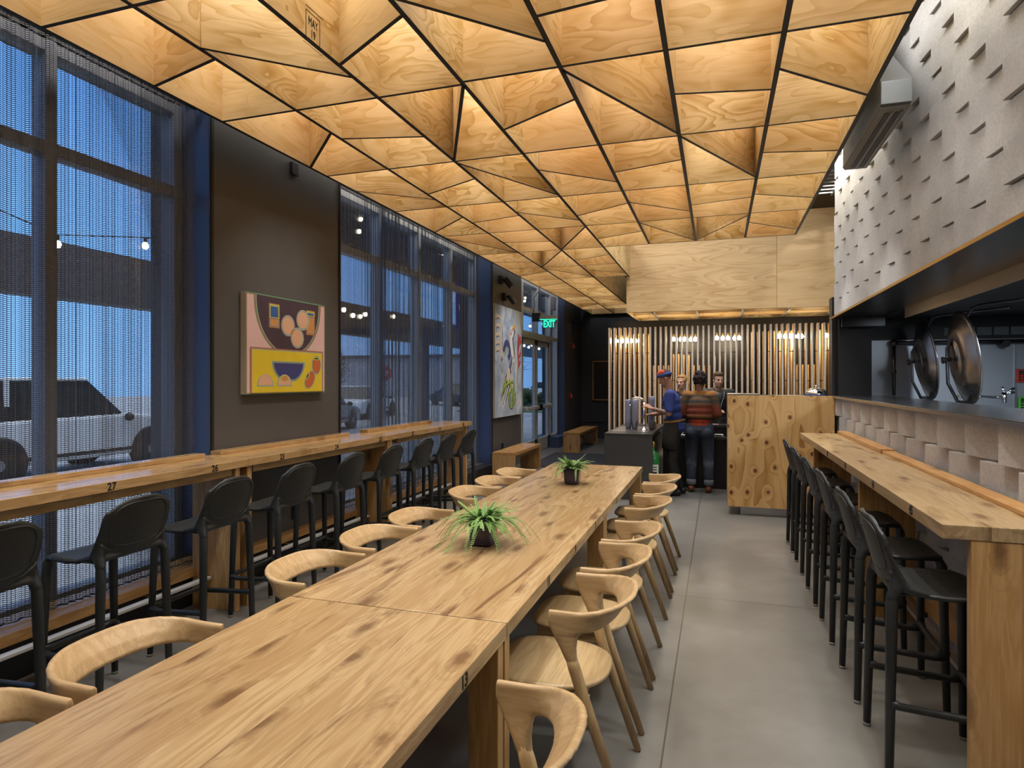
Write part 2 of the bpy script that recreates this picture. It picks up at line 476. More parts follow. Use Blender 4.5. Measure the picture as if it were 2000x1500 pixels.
def _glass(name, refl=.5):
    t = NT(name)
    tr = t.n('ShaderNodeBsdfTransparent'); gl = t.n('ShaderNodeBsdfGlossy'); gl.inputs['Roughness'].default_value = .02
    tr.inputs[0].default_value = (.93, .96, .97, 1)
    fr = t.n('ShaderNodeFresnel'); fr.inputs[0].default_value = 1.45
    mx = t.n('ShaderNodeMixShader'); t.l(t.math('MULTIPLY', fr.outputs[0], refl), mx.inputs[0]); t.l(tr.outputs[0], mx.inputs[1]); t.l(gl.outputs[0], mx.inputs[2])
    return t.done(mx.outputs[0])
M['glass'] = _glass('window_glass', .6)
def _cup():
    t = NT('clear_cup_plastic')
    tr = t.n('ShaderNodeBsdfTransparent'); tr.inputs[0].default_value = (.80, .84, .95, 1)
    pb = t.bsdf((.80, .82, .93), .15, 0, .6)
    mx = t.n('ShaderNodeMixShader'); mx.inputs[0].default_value = .60
    t.l(tr.outputs[0], mx.inputs[1]); t.l(pb, mx.inputs[2])
    return t.done(mx.outputs[0])
M['cup'] = _cup()
def _drape(name, zig):
    """metal coil mesh: wires with real holes between them, in rows that step up and down"""
    t = NT(name)
    uv = t.n('ShaderNodeUVMap').outputs[0]; s = t.sep(uv)
    u, v = s[0], s[1]
    zz = t.math('MULTIPLY', t.math('PINGPONG', u, .048), zig)
    v2 = t.math('ADD', v, zz)
    A = t.math('SINE', t.math('MULTIPLY', u, 2 * math.pi / .0185))
    B = t.math('SINE', t.math('MULTIPLY', v2, 2 * math.pi / .0112))
    var = t.noise(t.comb(t.math('MULTIPLY', u, 16), t.math('MULTIPLY', v, .35), 0), 1, 2)
    thr = t.mapr(var, .3, .7, -.80, -.02)
    hole = t.math('MULTIPLY', t.math('GREATER_THAN', A, -.86), t.math('GREATER_THAN', B, thr))
    tr = t.n('ShaderNodeBsdfTransparent')
    w = t.bsdf((.085, .09, .105), .45, .6, .5)
    mx = t.n('ShaderNodeMixShader'); t.l(hole, mx.inputs[0]); t.l(w, mx.inputs[1]); t.l(tr.outputs[0], mx.inputs[2])
    return t.done(mx.outputs[0])
M['drape'] = _drape('coil_mesh_drape', .18)
M['bulb'] = emit('glowing_bulb_glass', (1.0, .86, .62), 30)
M['bulb_out'] = emit('glowing_string_bulb', (1.0, .88, .66), 14)
M['exit_green'] = emit('exit_green_light', (.02, .85, .42), 1.6)
M['asphalt'] = plain('asphalt', (.30, .31, .33), .8, noise=.2, nscale=2)
M['pave'] = plain('concrete_walk', (.42, .43, .45), .85, noise=.1, nscale=1)
M['lawn'] = plain('clipped_lawn', (.06, .12, .04), .95, noise=.35, nscale=14)
M['hedge'] = plain('hedge_leaves', (.025, .06, .022), .9, noise=.5, nscale=9, bump=.8)
M['tree'] = plain('bare_winter_twigs', (.035, .032, .032), .9, noise=.4, nscale=6, bump=.8)
M['bark'] = plain('bark', (.05, .042, .036), .9)
M['car_white'] = plain('white_car_paint', (.80, .82, .85), .22, spec=.6)
M['car_grey'] = plain('silver_car_paint', (.30, .32, .35), .25, metal=.4)
M['car_dark'] = plain('dark_car_paint', (.05, .055, .065), .25)
M['car_glass'] = plain('tinted_car_glass', (.02, .025, .03), .06, spec=.7)
M['tyre'] = plain('tyre_rubber', (.012, .012, .013), .8)
M['canopy'] = plain('dark_canopy_steel', (.10, .10, .115), .6)
M['louver'] = plain('dark_louvre_board', (.03, .028, .035), .7)
M['brick'] = plain('far_building_wall', (.13, .115, .11), .8, noise=.15)
M['stop_red'] = plain('stop_sign_red', (.45, .02, .025), .5)
M['white'] = plain('white_paint', (.75, .75, .75), .6)
M['pink'] = plain('painting_pink', (.66, .44, .42), .75, noise=.05)
M['plum'] = plain('painting_plum', (.055, .032, .045), .75, noise=.1)
M['yellow'] = plain('painting_yellow', (.66, .50, .02), .75, noise=.05)
M['p_green'] = plain('painting_green', (.13, .27, .14), .75)
M['p_rust'] = plain('painting_rust', (.36, .13, .06), .75)
M['p_olive'] = plain('painting_olive', (.44, .45, .10), .75)
M['p_teal'] = plain('painting_grey_teal', (.27, .36, .36), .75)
M['p_blue'] = plain('painting_blue', (.035, .10, .30), .75)
M['p_navy'] = plain('painting_navy', (.04, .045, .17), .75)
M['p_peach'] = plain('painting_peach', (.66, .38, .24), .75)
M['p_orange'] = plain('painting_orange', (.56, .25, .06), .75)
M['p_persim'] = plain('painting_persimmon', (.50, .12, .03), .75)
M['canvas'] = plain('raw_canvas_edge', (.46, .43, .36), .9)
M['p_black'] = plain('painting_black', (.02, .02, .025), .8)
M['p_lime'] = plain('painting_lime', (.36, .52, .06), .75)
M['p_red'] = plain('painting_red', (.55, .05, .03), .75)
M['p_cream'] = plain('painting_cream', (.66, .55, .40), .75)
M['p_white'] = plain('painting_white', (.66, .66, .62), .75)
def _ground2():
    t = NT('painting_cloudy_ground'); n = t.noise(t.vmath('MULTIPLY', t.coord(), (1, 1.6, 1.2)), 2.2, 4, .6, .6)
    return t.done(t.bsdf(t.ramp(n, [(.3, (.20, .27, .43)), (.5, (.38, .46, .58)), (.68, (.60, .63, .66))]), .8))
M['p_sky'] = _ground2()
M['p_slate'] = plain('painting_slate_blue', (.11, .13, .24), .8)
# ---------------------------------------------------------------- room shell
ZC = 3.457                      # underside of the plywood lattice
XL, XG = -3.67, -4.0            # wall panel face, window plane
def struct(o): return tag(o, kind='structure')
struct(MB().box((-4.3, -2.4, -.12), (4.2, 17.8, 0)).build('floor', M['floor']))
struct(MB().box((-4.3, -2.4, 5.0), (4.2, 17.8, 5.12)).build('ceiling', M['roof_white']))
w = MB()
for y0, y1 in ((3.88, 5.63), (10.19, 11.91), (15.6, 17.7)):
    w.box((-4.25, y0, 0), (XL, y1, 5.0))
w.box((-4.25, -2.4, 3.74), (-3.93, 17.7, 5.0))           # above the windows
w.box((-4.25, -2.4, 0), (-3.80, 3.88, .21)); w.box((-4.25, 5.63, 0), (-3.80, 10.19, .21))
w.box((-4.25, -2.4, 0), (XL, -.2, 5.0))
struct(w.build('wall_left', M['wall_dark']))
w = MB()
for y in (3.872, 5.622, 10.182, 11.902):
    w.box((-3.93, y, .30), (-3.672, y + .008, 3.74))
w.box((-3.89, 15.592, 0), (-3.672, 15.60, 3.74))
w.box((-3.93, 10.172, 0), (-3.69, 10.184, 3.74))
struct(w.build('trim_1', M['jamb_blue']))
w = MB()
for y in (3.885, 5.600, 10.20): w.box((-3.70, y, 0), (XL + .012, y + .025, 3.74))
struct(w.build('trim_2', M['black']))
struct(MB().box((-4.3, 17.6, 0), (4.2, 17.75, 5.0)).build('wall_back', M['wall_navy']))
struct(MB().box((-4.3, -2.4, 0), (4.2, -2.2, 5.0)).build('wall_front', M['wall_dark']))
struct(MB().box((3.6, -2.2, 0), (3.75, 17.6, 5.0)).build('wall_outer', M['wall_navy']))
w = MB()
w.box((-3.69, 3.9, 0), (-3.60, 5.6, .20)); w.box((-3.83, -.2, 0), (-3.62, 3.88, .20)); w.box((-3.83, 5.62, 0), (-3.62, 10.19, .20))
struct(w.build('baseboard_left', M['black']))

# textured block wall on the right: every block is turned a little, so its far end stands proud
def blocks(mb, ylo, yhi, z0, rows, xn, xf, back, first):
    P_, H_ = .4447, .2045
    for k in range(rows):
        off = 3.65 if (k + first) % 2 else 3.65 + P_ / 2
        n0 = math.floor((ylo - off) / P_) - 1
        y = off + n0 * P_
        while y < yhi:
            a, b = max(y, ylo), min(y + P_, yhi)
            if b - a > .02:
                fx = lambda t: xn + (xf - xn) * (t - y) / P_
                j = random.uniform(-.006, .006)
                za, zb = z0 + k * H_ + .0025, z0 + (k + 1) * H_ - .0035
                mb.prism([(fx(a) + j, a + .0015), (fx(b) + j, b - .0015), (back, b - .0015), (back, a + .0015)], 'z', za, zb)
            y += P_
w = MB()
blocks(w, -2.2, 8.40, 2.362, 13, 1.350, 1.312, 1.55, 0)
blocks(w, -2.2, 8.40, -.01, 7, 1.375, 1.287, 1.55, 1)
struct(w.build('wall_right', M['cmu'], bevel=.002))
# kitchen beyond the pass
struct(MB().box((1.55, 8.50, 0), (3.6, 8.62, 3.2)).build('wall_kitchen', M['steel_wall']))
w = MB(); w.box((1.36, 8.30, 1.445), (1.70, 8.50, 2.362)); w.box((1.30, 8.41, 0), (1.60, 8.62, 2.62)); w.box((1.70, 8.44, 2.10), (3.6, 8.50, 2.9))
struct(w.build('trim_3', M['black']))
w = MB(); w.box((1.55, -2.2, 2.72), (3.6, 8.5, 2.78))
struct(w.build('ceiling_kitchen', M['steel_dark']))
w = MB(); w.box((1.56, -2.2, 2.362), (1.60, 8.3, 5.0))
struct(w.build('wall_kitchen_upper', M['roof']))

# ---------------------------------------------------------------- windows
def window(name, label, y0, y1, mull, z0, z1, rails, mat, x=XG):
    t = struct(thing(name, None, None, (0, 0, 0)))
    f = MB()
    f.box((x - .06, y0, z0), (x + .06, y1, z0 + .07)); f.box((x - .06, y0, z1 - .08), (x + .06, y1, z1))
    for y in mull: f.box((x - .065, y - .035, z0), (x + .065, y + .035, z1))
    for z in rails: f.box((x - .055, y0, z - .04), (x + .055, y1, z + .04))
    f.build('window_frame', mat, t, bevel=.004)
    MB().box((x - .006, y0, z0), (x + .006, y1, z1)).build('window_pane', M['glass'], t)
    return t
window('window_1', '', -.2, 3.88, (-.16, .9, 1.9, 2.87, 3.84), .215, 3.74, (3.07,), M['alu_dark'])
window('window_2', '', 5.63, 10.19, (5.67, 6.92, 7.99, 9.10, 10.15), .215, 3.74, (3.09,), M['alu'])
window('window_3', '', 11.91, 15.6, (11.95, 12.56, 13.70, 14.86, 15.56), 2.60, 3.74, (3.12,), M['alu'], x=-3.90)
t = struct(thing('window_4', None, None))
f = MB(); f.box((-3.96, 14.86, .05), (-3.84, 14.93, 2.6)); f.box((-3.96, 15.52, .05), (-3.84, 15.6, 2.6)); f.box((-3.96, 14.86, .05), (-3.84, 15.6, .30))
f.build('window_frame', M['alu'], t, bevel=.004)
MB().box((-3.906, 14.9, .05), (-3.894, 15.56, 2.6)).build('window_pane', M['glass'], t)
# double entrance doors
for i, (a, b, h) in enumerate(((12.60, 13.68, 1), (13.72, 14.82, -1))):
    d = struct(thing('door_%d' % (i + 1), None, None))
    f = MB()
    for q in ((a, a + .10), (b - .10, b)): f.box((-3.93, q[0], .02), (-3.87, q[1], 2.52))
    f.box((-3.93, a, .02), (-3.87, b, .30)); f.box((-3.93, a, 2.40), (-3.87, b, 2.52))
    f.build('door_frame', M['alu'], d, bevel=.004)
    MB().box((-3.905, a + .1, .3), (-3.895, b - .1, 2.4)).build('door_pane', M['glass'], d)
    pb = MB().box((-3.80, a + .03, .99), (-3.75, b - .03, 1.06))
    for q in (a + .07, b - .11): pb.box((-3.87, q, .98), (-3.79, q + .05, 1.07))
    pb.build('push_bar', M['alu'], d, bevel=.008)
    MB().lathe([(.075, -.03), (.075, .03)], (-3.78, (b - .05) if h > 0 else (a + .05), 1.025), 18, axis='x').build('latch_housing', M['black'], d)
struct(MB().box((-3.97, 12.5, 2.52), (-3.83, 14.9, 2.60)).build('trim_4', M['alu'], bevel=.004))
struct(MB().box((-4.25, 14.8, 0), (-3.62, 15.62, .26)).build('trim_5', M['jamb_blue']))

# ---------------------------------------------------------------- the plywood lattice ceiling
XR = [-3.339, -2.72, -2.093, -1.496, -.876, -.275, .332, .925]
YE, PU = 8.69, .3155
HR = .60
Yu = lambda u: YE + u * PU
ceil_t = thing('ceiling_lattice', 'plywood lattice ceiling of black-edged cells over the whole dining room', 'ceiling lattice', (0, 0, ZC))
def panel(name, p0, p1, h, th, parent, mat, trim=0.0, z0=0.0):
    """one upright plywood board between two plan points; black edge below"""
    a = Vector((p0[0], p0[1], 0)); b = Vector((p1[0], p1[1], 0)); d = b - a; L = d.length
    ang = math.atan2(d.y, d.x)
    mb = MB().box((trim, -th / 2, z0), (L - trim, th / 2, z0 + h), 0, bottom=1)
    return mb.build(name, [mat, M['black_edge']], parent, loc=(a.x, a.y, 0), rot=(0, 0, ang))
for i, x in enumerate(XR):
    y0 = -1.75
    y1 = 17.5 if i <= 2 else (11.36 if i == 3 else YE)
    panel('long_rib', (x, y0), (x, y1), HR, .030, ceil_t, M['ply'])
SEG = {
 'AB': [(-24,-24),(-22,-23),(-20,-20),(-17.8,-18.3),(-16,-16),(-12.75,-14.7),(-12,-12),(-10.5,-8.9),(-8,-8),(-4.75,-6.6),(-4,-4),(-3.75,0),(0,0),(1.9,2.5),(4,4),(6.4,5.25),(8,8),(10.5,9.6),(12,12),(12.4,15.9),(16,16),(17.8,18.6),(20,20),(22.5,20.6),(24,24),(27.8,27.8)],
 'BC': [(-24,-24),(-20,-20),(-18.7,-16.9),(-16,-16),(-14.3,-13.8),(-12,-12),(-9.5,-10.5),(-8,-8),(-5.7,-6.2),(-4,-4),(-2.2,-1.8),(0,0),(4,.12),(4.1,4.1),(4.2,7.9),(8,8),(9.5,11),(12,12),(13.5,14.4),(16,16.2),(16.2,19.6),(20,20),(22,21.4),(24,24),(27.8,27.8)],
 'CD': [(-24,-24),(-20,-20),(-17.4,-18.5),(-16,-16),(-12.05,-16),(-12,-12),(-11.9,-8.15),(-8,-8),(-6.65,-4.85),(-4,-4),(0,-3.9),(0,0),(2.7,1.7),(4.1,4.1),(5.4,7.1),(8,8)],
 'DE': [(-24,-24),(-20,-20),(-19,-17),(-16.1,-16.1),(-13.6,-14.7),(-12,-12),(-10.7,-8.9),(-8,-8),(-5.5,-6.6),(-4,-4),(-1.6,-2.5),(0,0)],
 'EF': [(-24,-24),(-20,-20),(-17.8,-18),(-16.1,-16.1),(-16,-12.1),(-12,-12),(-9.8,-10.3),(-8,-8),(-6.7,-4.9),(-4,-4),(-3.9,-.1),(0,0)],
 'FG': [(-24,-24),(-20,-20),(-18.4,-17.6),(-16.1,-16.1),(-14.3,-13.9),(-12.05,-12),(-12,-8.1),(-8,-8),(-5.7,-6.1),(-4,-4),(-.15,-3.8),(0,0)],
 'GH': [(-24,-24),(-20,-20),(-18,-19),(-16.1,-16.1),(-14.8,-13),(-12,-12),(-10.2,-9.75),(-8,-8),(-6.4,-5.4),(-4,-4),(-2.7,-.9),(0,0)],
}
far = MB(); V3 = Vector
for key, L in SEG.items():
    i = 'ABCDEFGH'.index(key[0])
    for ul, ur in L:
        if Yu(max(ul, ur)) < -1.6: continue
        if min(ul, ur) >= 20 or max(ul, ur) <= -22:          # the far end and the strip behind the viewpoint
            b0_ = len(far.v); p0, p1 = V3((XR[i] + .014, Yu(ul), 0)), V3((XR[i + 1] - .014, Yu(ur), 0))
            nn = (p1 - p0).normalized().cross(V3((0, 0, 1))) * .012
            q = [p0 - nn, p1 - nn, p1 + nn, p0 + nn]
            far.add([tuple(k) for k in q] + [(k.x, k.y, HR) for k in q], [(4, 5, 6, 7), (0, 1, 5, 4), (1, 2, 6, 5), (2, 3, 7, 6), (3, 0, 4, 7)])
            far.face([b0_ + 3, b0_ + 2, b0_ + 1, b0_], 1)
            continue
        panel('cross_panel', (XR[i], Yu(ul)), (XR[i + 1], Yu(ur)), HR, .024, ceil_t, M['ply'], trim=.014)
tag(far.build('cross_panels', [M['ply'], M['black_edge']], ceil_t), kind='stuff')
# ink stamp on the near board
st = MB()
def ring(mb, x, y0, y1, z0, z1, w=.006):
    mb.box((x, y0, z0), (x + .001, y1, z0 + w)); mb.box((x, y0, z1 - w), (x + .001, y1, z1))
    mb.box((x, y0, z0), (x + .001, y0 + w, z1)); mb.box((x, y1 - w, z0), (x + .001, y1, z1))
# ---------------------------------------------------------------- the well, header box, soffit
t = thing('header_box', 'large plywood header box hanging above the order counter', 'header', (0, 11.4, 2.83))
MB().box((-1.55, 0, 0), (.93, .03, 1.60)).build('header_sheet', M['ply_header'], t)
MB().box((.935, 0, 0), (3.30, .03, 1.60)).build('header_sheet', M['ply_header'], t)
MB().box((-1.55, .03, 0), (-1.525, 2.5, .70)).build('side_sheet', M['ply'], t)
t = thing('soffit_lattice', 'low plywood soffit lattice with pale metal ribs above the slatted screen', 'soffit', (0, 11.43, 2.83))
xs = [-1.52, -1.107, -.35, .415, 1.17, 1.93, 2.7, 3.3]
for x in xs[1:]: MB().box((x - .014, 0, -.008), (x + .014, 2.5, .28)).build('soffit_rib', M['alu'], t)
for i in range(len(xs) - 1):
    for k in range(6):
        y = .02 + k * .47
        yo = random.uniform(-.14, .14)
        panel('soffit_panel', (xs[i] + .015, y), (xs[i + 1] - .015, max(.012, y + yo)), .26, .016, t, M['ply'])
MB().box((-1.52, 0, .26), (3.3, 2.5, .285)).build('soffit_top', M['ply_header'], t)
struct(MB().box((-1.56, 13.95, 0), (3.6, 14.05, 5.0)).build('wall_rear_room', M['wall_navy']))
# ductwork and cable tray glimpsed above the lattice by the wall
t = thing('cable_tray', 'galvanised cable tray in the gap above the lattice edge near the header', 'cable tray', (1.25, 9.2, 4.40))
q = MB()
for x in (-.16, .36): q.box((x, 0, -.02), (x + .02, 1.3, .05))
for k in range(7): q.box((-.15, .05 + k * .18, -.02), (.37, .07 + k * .18, 0))
q.build('tray', M['duct'], t)
for z in (.22, .34): MB().tube([(-.2, .6 + z, z), (.6, .6 + z, z)], .035, 10).build('pipe', M['duct'], t, smooth=True)
# supply-air duct along the block wall
t = thing('air_duct', 'galvanised supply air duct with slot grille high on the block wall', 'duct', (0, 0, 0))
MB().prism([(4.63, 3.405), (5.94, 3.405), (5.94, 4.45), (5.65, 4.45), (5.2, 4.0), (4.63, 3.553)], 'x', 1.0, 1.18).build('duct_body', M['duct'], t, bevel=.004)
g = MB(); g.box((1.005, 4.66, 3.388), (1.175, 5.92, 3.405))
g.build('grille_frame', plain('taupe_grille', (.16, .15, .125), .5), t)
for x in (1.048, 1.108): MB().box((x, 4.74, 3.384), (x + .022, 5.86, 3.389)).build('grille_slot', M['black'], t)
for x in (1.078, 1.138): MB().box((x, 4.72, 3.380), (x + .010, 5.88, 3.389)).build('grille_vane', M['duct'], t)

# ---------------------------------------------------------------- slatted screen with its globe bulbs
YS = 11.72
t = thing('slatted_screen', 'tall screen of upright plywood fins behind the order counter', 'screen', (0, YS, 0))
NS = 41; XA, XB = -1.91, 1.79
deep = lambda k: k <= 7 or 27 <= k <= 34 or k >= 39
fins = []
for k in range(NS):
    x = XA + (XB - XA) * k / (NS - 1)
    dpt = .20 if deep(k) else .10
    o = MB().box((x - .015, 0, 0), (x + .015, dpt, 2.59), 0).build('fin', [M['ply_fin'], M['ply_edge']], t)
    for p in o.data.polygons:
        if abs(p.normal.y) > .9: p.material_index = 1
for z in (.62, 1.12, 1.62, 2.12):
    for k in range(0, NS - 1, 2):
        kk = k + (1 if z in (1.12, 2.12) else 0)
        if kk >= NS - 1: continue
        x = XA + (XB - XA) * kk / (NS - 1)
        MB().tube([(x + .012, .07, z), (x + .0925 - .012, .07, z)], .008, 6).build('spacer_rod', M['black'], t)
t2 = thing('rear_screen', 'second row of plywood fins cut to arches behind the glowing bulbs', 'screen', (0, YS + .46, 0))
for k in range(NS):
    x = XA - .02 + (XB - XA + .06) * (k + .5) / NS
    u = (k % 13) / 12.0
    if deep(k): w0, h0 = .42, 2.50
    elif k in range(12, 16) or k in range(20, 24): w0, h0 = .16, 2.05 + .12 * abs(u - .5)
    else: w0, h0 = .05, 1.9
    top = 2.5 if deep(k) else h0
    MB().prism([(0, 0), (w0, 0), (w0, top - .25), (w0 - .06 if w0 > .2 else w0, top), (0, top)] if deep(k) else [(0, 0), (w0, 0), (w0, top - .06), (0, top)], 'x', x - .011, x + .011).build('fin', M['ply_fin'], t2)
struct(MB().box((-1.95, 12.75, 0), (3.6, 12.80, 2.8)).build('wall_screen', M['counter_black']))
def bulbmesh():
    g = MB().lathe([(.0005, -.078), (.022, -.072), (.036, -.055), (.041, -.035), (.036, -.012), (.022, .006), (.014, .018)], n=16)
    s = MB().lathe([(.016, .016), (.018, .02), (.018, .07), (.010, .078), (.004, .082)], n=12)
    c = MB().tube([(0, 0, .08), (0, 0, .42)], .003, 6)
    return g.mesh('glass_globe', M['bulb'], True), s.mesh('socket', M['brass'], True), c.mesh('cord', M['black'])
G, S_, C_ = bulbmesh()
def mesh_child(name, me, parent, loc=(0, 0, 0)):
    o = bpy.data.objects.new(name, me); COL.objects.link(o); o.parent = parent; o.location = loc; return o
b0 = thing('pendant_bulb', 'x', 'light bulb', (0, 0, 2))
mesh_child('glass_globe', G, b0); mesh_child('socket', S_, b0); mesh_child('cord', C_, b0)
b0.scale = (.84, .84, .84)
ci, si = .9513, .3084
def atY(px, py, Y):
    tt = (px - 1000) / 1240.0; X = Y * (tt * ci - si) / (ci + tt * si); d = -si * X + ci * Y
    return X, Y, 1.63 + (742 - py) * d / 1240.0
def atX(px, py, X):
    tt = (px - 1000) / 1240.0; Y = X * (ci + tt * si) / (tt * ci - si); d = -si * X + ci * Y
    return X, Y, 1.63 + (742 - py) * d / 1240.0
CL = [('leftmost', [95, 122, 150, 184, 220, 250, 286], 276), ('second', [567, 620, 655, 705, 743], 263), ('middle', [917, 965, 1007, 1062, 1098], 253),
      ('fourth', [1415, 1475, 1515, 1548, 1580, 1610], 238), ('rightmost', [1803, 1830], 232)]
first = True
for nm, xs_, py in CL:
    for j, px in enumerate(xs_):
        X, Y, Z = atY(1180 + px * .24, 600 + py * .24, YS + .33)
        o = b0 if first else copy_tree(b0)
        first = False
        o.location = (X, Y + (.05 if j % 2 else -.02), Z + .03)
        o['label'] = '%s glowing globe bulb from the left in the %s cluster behind the fins' % (ORD[j], nm)
        o['group'] = 'globe bulbs behind the fins'

# ---------------------------------------------------------------- plywood service counter
t = thing('service_counter', 'knotty plywood service counter on a steel toe kick', 'counter', (0, 8.10, 0))
MB().box((.112, 0, .108), (1.28, .022, 1.445)).build('front_panel', M['knotty'], t)
MB().box((.112, .022, .108), (.135, .62, 1.445)).build('side_panel', M['knotty'], t)
MB().box((.14, .03, 1.40), (1.28, .75, 1.438)).build('counter_top', M['counter_black'], t)
MB().box((.112, .06, 1.445), (.48, .50, 1.462)).build('steel_tray', M['steel'], t, bevel=.004)
MB().box((.26, .07, 0), (1.285, .60, .108)).build('toe_kick', M['steel'], t)
MB().box((.14, .03, .12), (1.28, .60, 1.40)).build('cabinet_body', M['counter_black'], t)
X, Y, Z = atY(1594, 771, 8.45)
t = thing('cloche', 'chrome domed cloche with a knob on top of the plywood counter', 'cloche', (X, Y, 1.438))
MB().lathe([(.128, .012), (.130, .02), (.122, .045), (.098, .072), (.062, .088), (.02, .094), (0.0005, .095)], n=32).build('dome', M['chrome'], t, smooth=True)
MB().lathe([(.0005, .092), (.010, .094), (.010, .108), (.022, .114), (.022, .124), (.0005, .127)], n=20).build('knob', M['chrome'], t, smooth=True)
MB().lathe([(.126, 0), (.128, .012), (.1, .013)], n=32).build('plate', plain('blue_plate', (.06, .12, .35), .3), t, smooth=True)

# ---------------------------------------------------------------- granite drinks counter
t = thing('granite_counter', 'dark grey granite drinks counter with waterfall end', 'counter', (0, 8.70, 0))
MB().box((-1.485, 0, 0), (-.838, .06, .86)).build('end_slab', M['granite_front'], t)
MB().box((-1.485, 0, .86), (-.838, 2.15, .90)).build('top_slab', M['granite'], t, bevel=.003)
MB().box((-1.485, .06, 0), (-1.44, 2.15, .86)).build('side_slab', M['granite_front'], t)
MB().box((-1.44, .55, 0), (-.86, 2.12, .80)).build('cabinet', M['counter_black'], t)
MB().box((-1.44, .25, .9), (-.93, 1.30, .904)).build('drip_plate', M['steel'], t)
t = thing('gas_cylinder', 'green gas cylinder with a white label standing under the granite counter', 'gas cylinder', (-.86, 9.02, 0))
MB().lathe([(.085, 0), (.09, .02), (.09, .52), (.082, .58), (.055, .63), (.028, .65), (.028, .69)], n=24).build('tank', M['green_tank'], t, smooth=True)
MB().lathe([(.03, .69), (.036, .70), (.036, .76), (.02, .775)], n=16).build('valve', M['brass'], t, smooth=True)
lb = MB()
pts = [(.0915 * math.sin(R(a)), -.0915 * math.cos(R(a))) for a in range(-30, 61, 10)]
lb.grid([[(p[0], p[1], .20) for p in pts], [(p[0], p[1], .46) for p in pts]])
lb.build('label', M['paper'], t)
for z in (.42, .385, .33, .28, .24):
    MB().grid([[(p[0] * 1.006, p[1] * 1.006, z) for p in pts[2:8]], [(p[0] * 1.006, p[1] * 1.006, z + (.03 if z == .33 else .012)) for p in pts[2:8]]]).build('label_line', M['black_paint'], t)
# tap
X, Y = -1.015, 9.33
t = thing('drinks_tap', 'polished chrome column tap with two black handles on the granite counter', 'tap', (X, Y, .904))
MB().lathe([(.062, 0), (.060, .008), (.038, .020), (.022, .036), (.020, .05)], n=24).build('base', M['chrome'], t, smooth=True)
MB().lathe([(.020, .03), (.020, .40)], n=18).build('column', M['chrome'], t, smooth=True)
arc = [(-.10 + .10 * math.cos(R(a)), 0, .39 + .075 * math.sin(R(a))) for a in range(0, 181, 15)]
MB().tube(arc + [(-.20, 0, .355)], .019, 14).build('spout', M['chrome'], t, smooth=True)
MB().tube([(-.135, 0, .46), (-.165, 0, .50), (-.155, 0, .60)], [.010, .012, .007], 10).build('handle', M['black'], t, smooth=True)
# stacks of clear cups
cp = MB().lathe([(.032, 0), (.044, .115), (.046, .117), (.043, .115), (.031, .003), (.0005, .003)], n=20).mesh('cup', M['cup'], True)
names = ['left front', 'left rear', 'middle front', 'middle rear', 'right front', 'right rear']
for i, (dx, dy) in enumerate(((-.250, .15), (-.250, .25), (-.158, .15), (-.158, .25), (.085, .17), (.085, .27))):
    for k in range(20 if i < 4 else 23):
        c = bpy.data.objects.new('plastic_cup', cp); COL.objects.link(c)
        c.location = (X + dx + random.uniform(-.002, .002), Y + dy, .905 + k * .0165)
        tag(c, 'clear plastic cup in the %s stack beside the chrome tap' % names[i], 'cup', 'clear cups in the %s stack' % names[i])
t = thing('napkin_box', 'small wooden box on the granite counter behind the cups', 'box', (-.93, 9.75, .90))
MB().box((-.05, -.06, 0), (.05, .06, .11)).build('box_body', M['oak_post'], t, bevel=.003)

# ---------------------------------------------------------------- order desk
t = thing('order_desk', 'black order desk with a raised granite ledge for customers', 'desk', (0, 9.95, 0))
MB().box((-.80, .02, 0), (.16, .20, .735)).build('desk_front', M['counter_black'], t)
MB().box((-.80, 0, .735), (.16, .22, .775)).build('desk_top', M['granite'], t, bevel=.003)
MB().box((-.80, .22, 0), (.16, .30, .91)).build('ledge_wall', M['counter_black'], t)
MB().box((-.80, .20, .91), (.16, .52, .945)).build('ledge_top', M['granite'], t, bevel=.003)
X, Y, Z = atY(1404, 845, 10.03)
t = thing('card_reader', 'white card terminal lying on the order desk', 'card terminal', (X, Y, .775))
MB().box((-.065, -.045, 0), (.065, .045, .04)).build('terminal_body', M['paper'], t, bevel=.006)
MB().box((-.045, -.047, .012), (.045, -.045, .030)).build('terminal_screen', M['steel_dark'], t)
X, Y, Z = atY(1394, 828, 10.25)
t = tag(box_obj('paper_menu', (-.07, -.05, 0), (.07, .05, .004), plain('pink_paper', (.75, .45, .45), .7), loc=(X, Y, .945)), 'pink paper slip lying on the raised ledge', 'paper')
X, Y, Z = atY(1335, 842, 10.03)
t = thing('tablet_stand', 'small tablet on a wire stand at the left end of the order desk', 'tablet', (X, Y, .781))
MB().tube([(-.05, 0, 0), (.06, .03, .12)], .005, 6).build('stand', M['chrome'], t)
MB().box((-.07, -.05, 0), (.05, .05, .016)).build('tablet_base', M['paper'], t, bevel=.004)
X, Y, Z = atY(1447, 845, 10.03)

# ---------------------------------------------------------------- far wall
X, Y, Z = atY(1157, 705, 17.55)
t = thing('chalkboard', 'dark chalkboard in a thin wooden frame on the far navy wall', 'chalkboard', (X, 17.6, 0))
f = MB(); W_ = .85; z0, z1 = 1.06, 2.16
f.box((0, -.04, z0), (W_, 0, z0 + .03)); f.box((0, -.04, z1 - .03), (W_, 0, z1)); f.box((0, -.04, z0), (.03, 0, z1)); f.box((W_ - .03, -.04, z0), (W_, 0, z1))
f.build('chalkboard_frame', M['oak_post'], t)
MB().box((.03, -.02, z0 + .03), (W_ - .03, 0, z1 - .03)).build('slate', M['black'], t)
tag(MB().tube([(X + .42, 17.585, 1.05), (X + .42, 17.585, .5), (X + .32, 17.585, .46), (X - .2, 17.585, .46)], .008, 6).build('wall_conduit', M['wall_navy']), 'thin dark conduit running down the wall below the chalkboard', 'conduit')
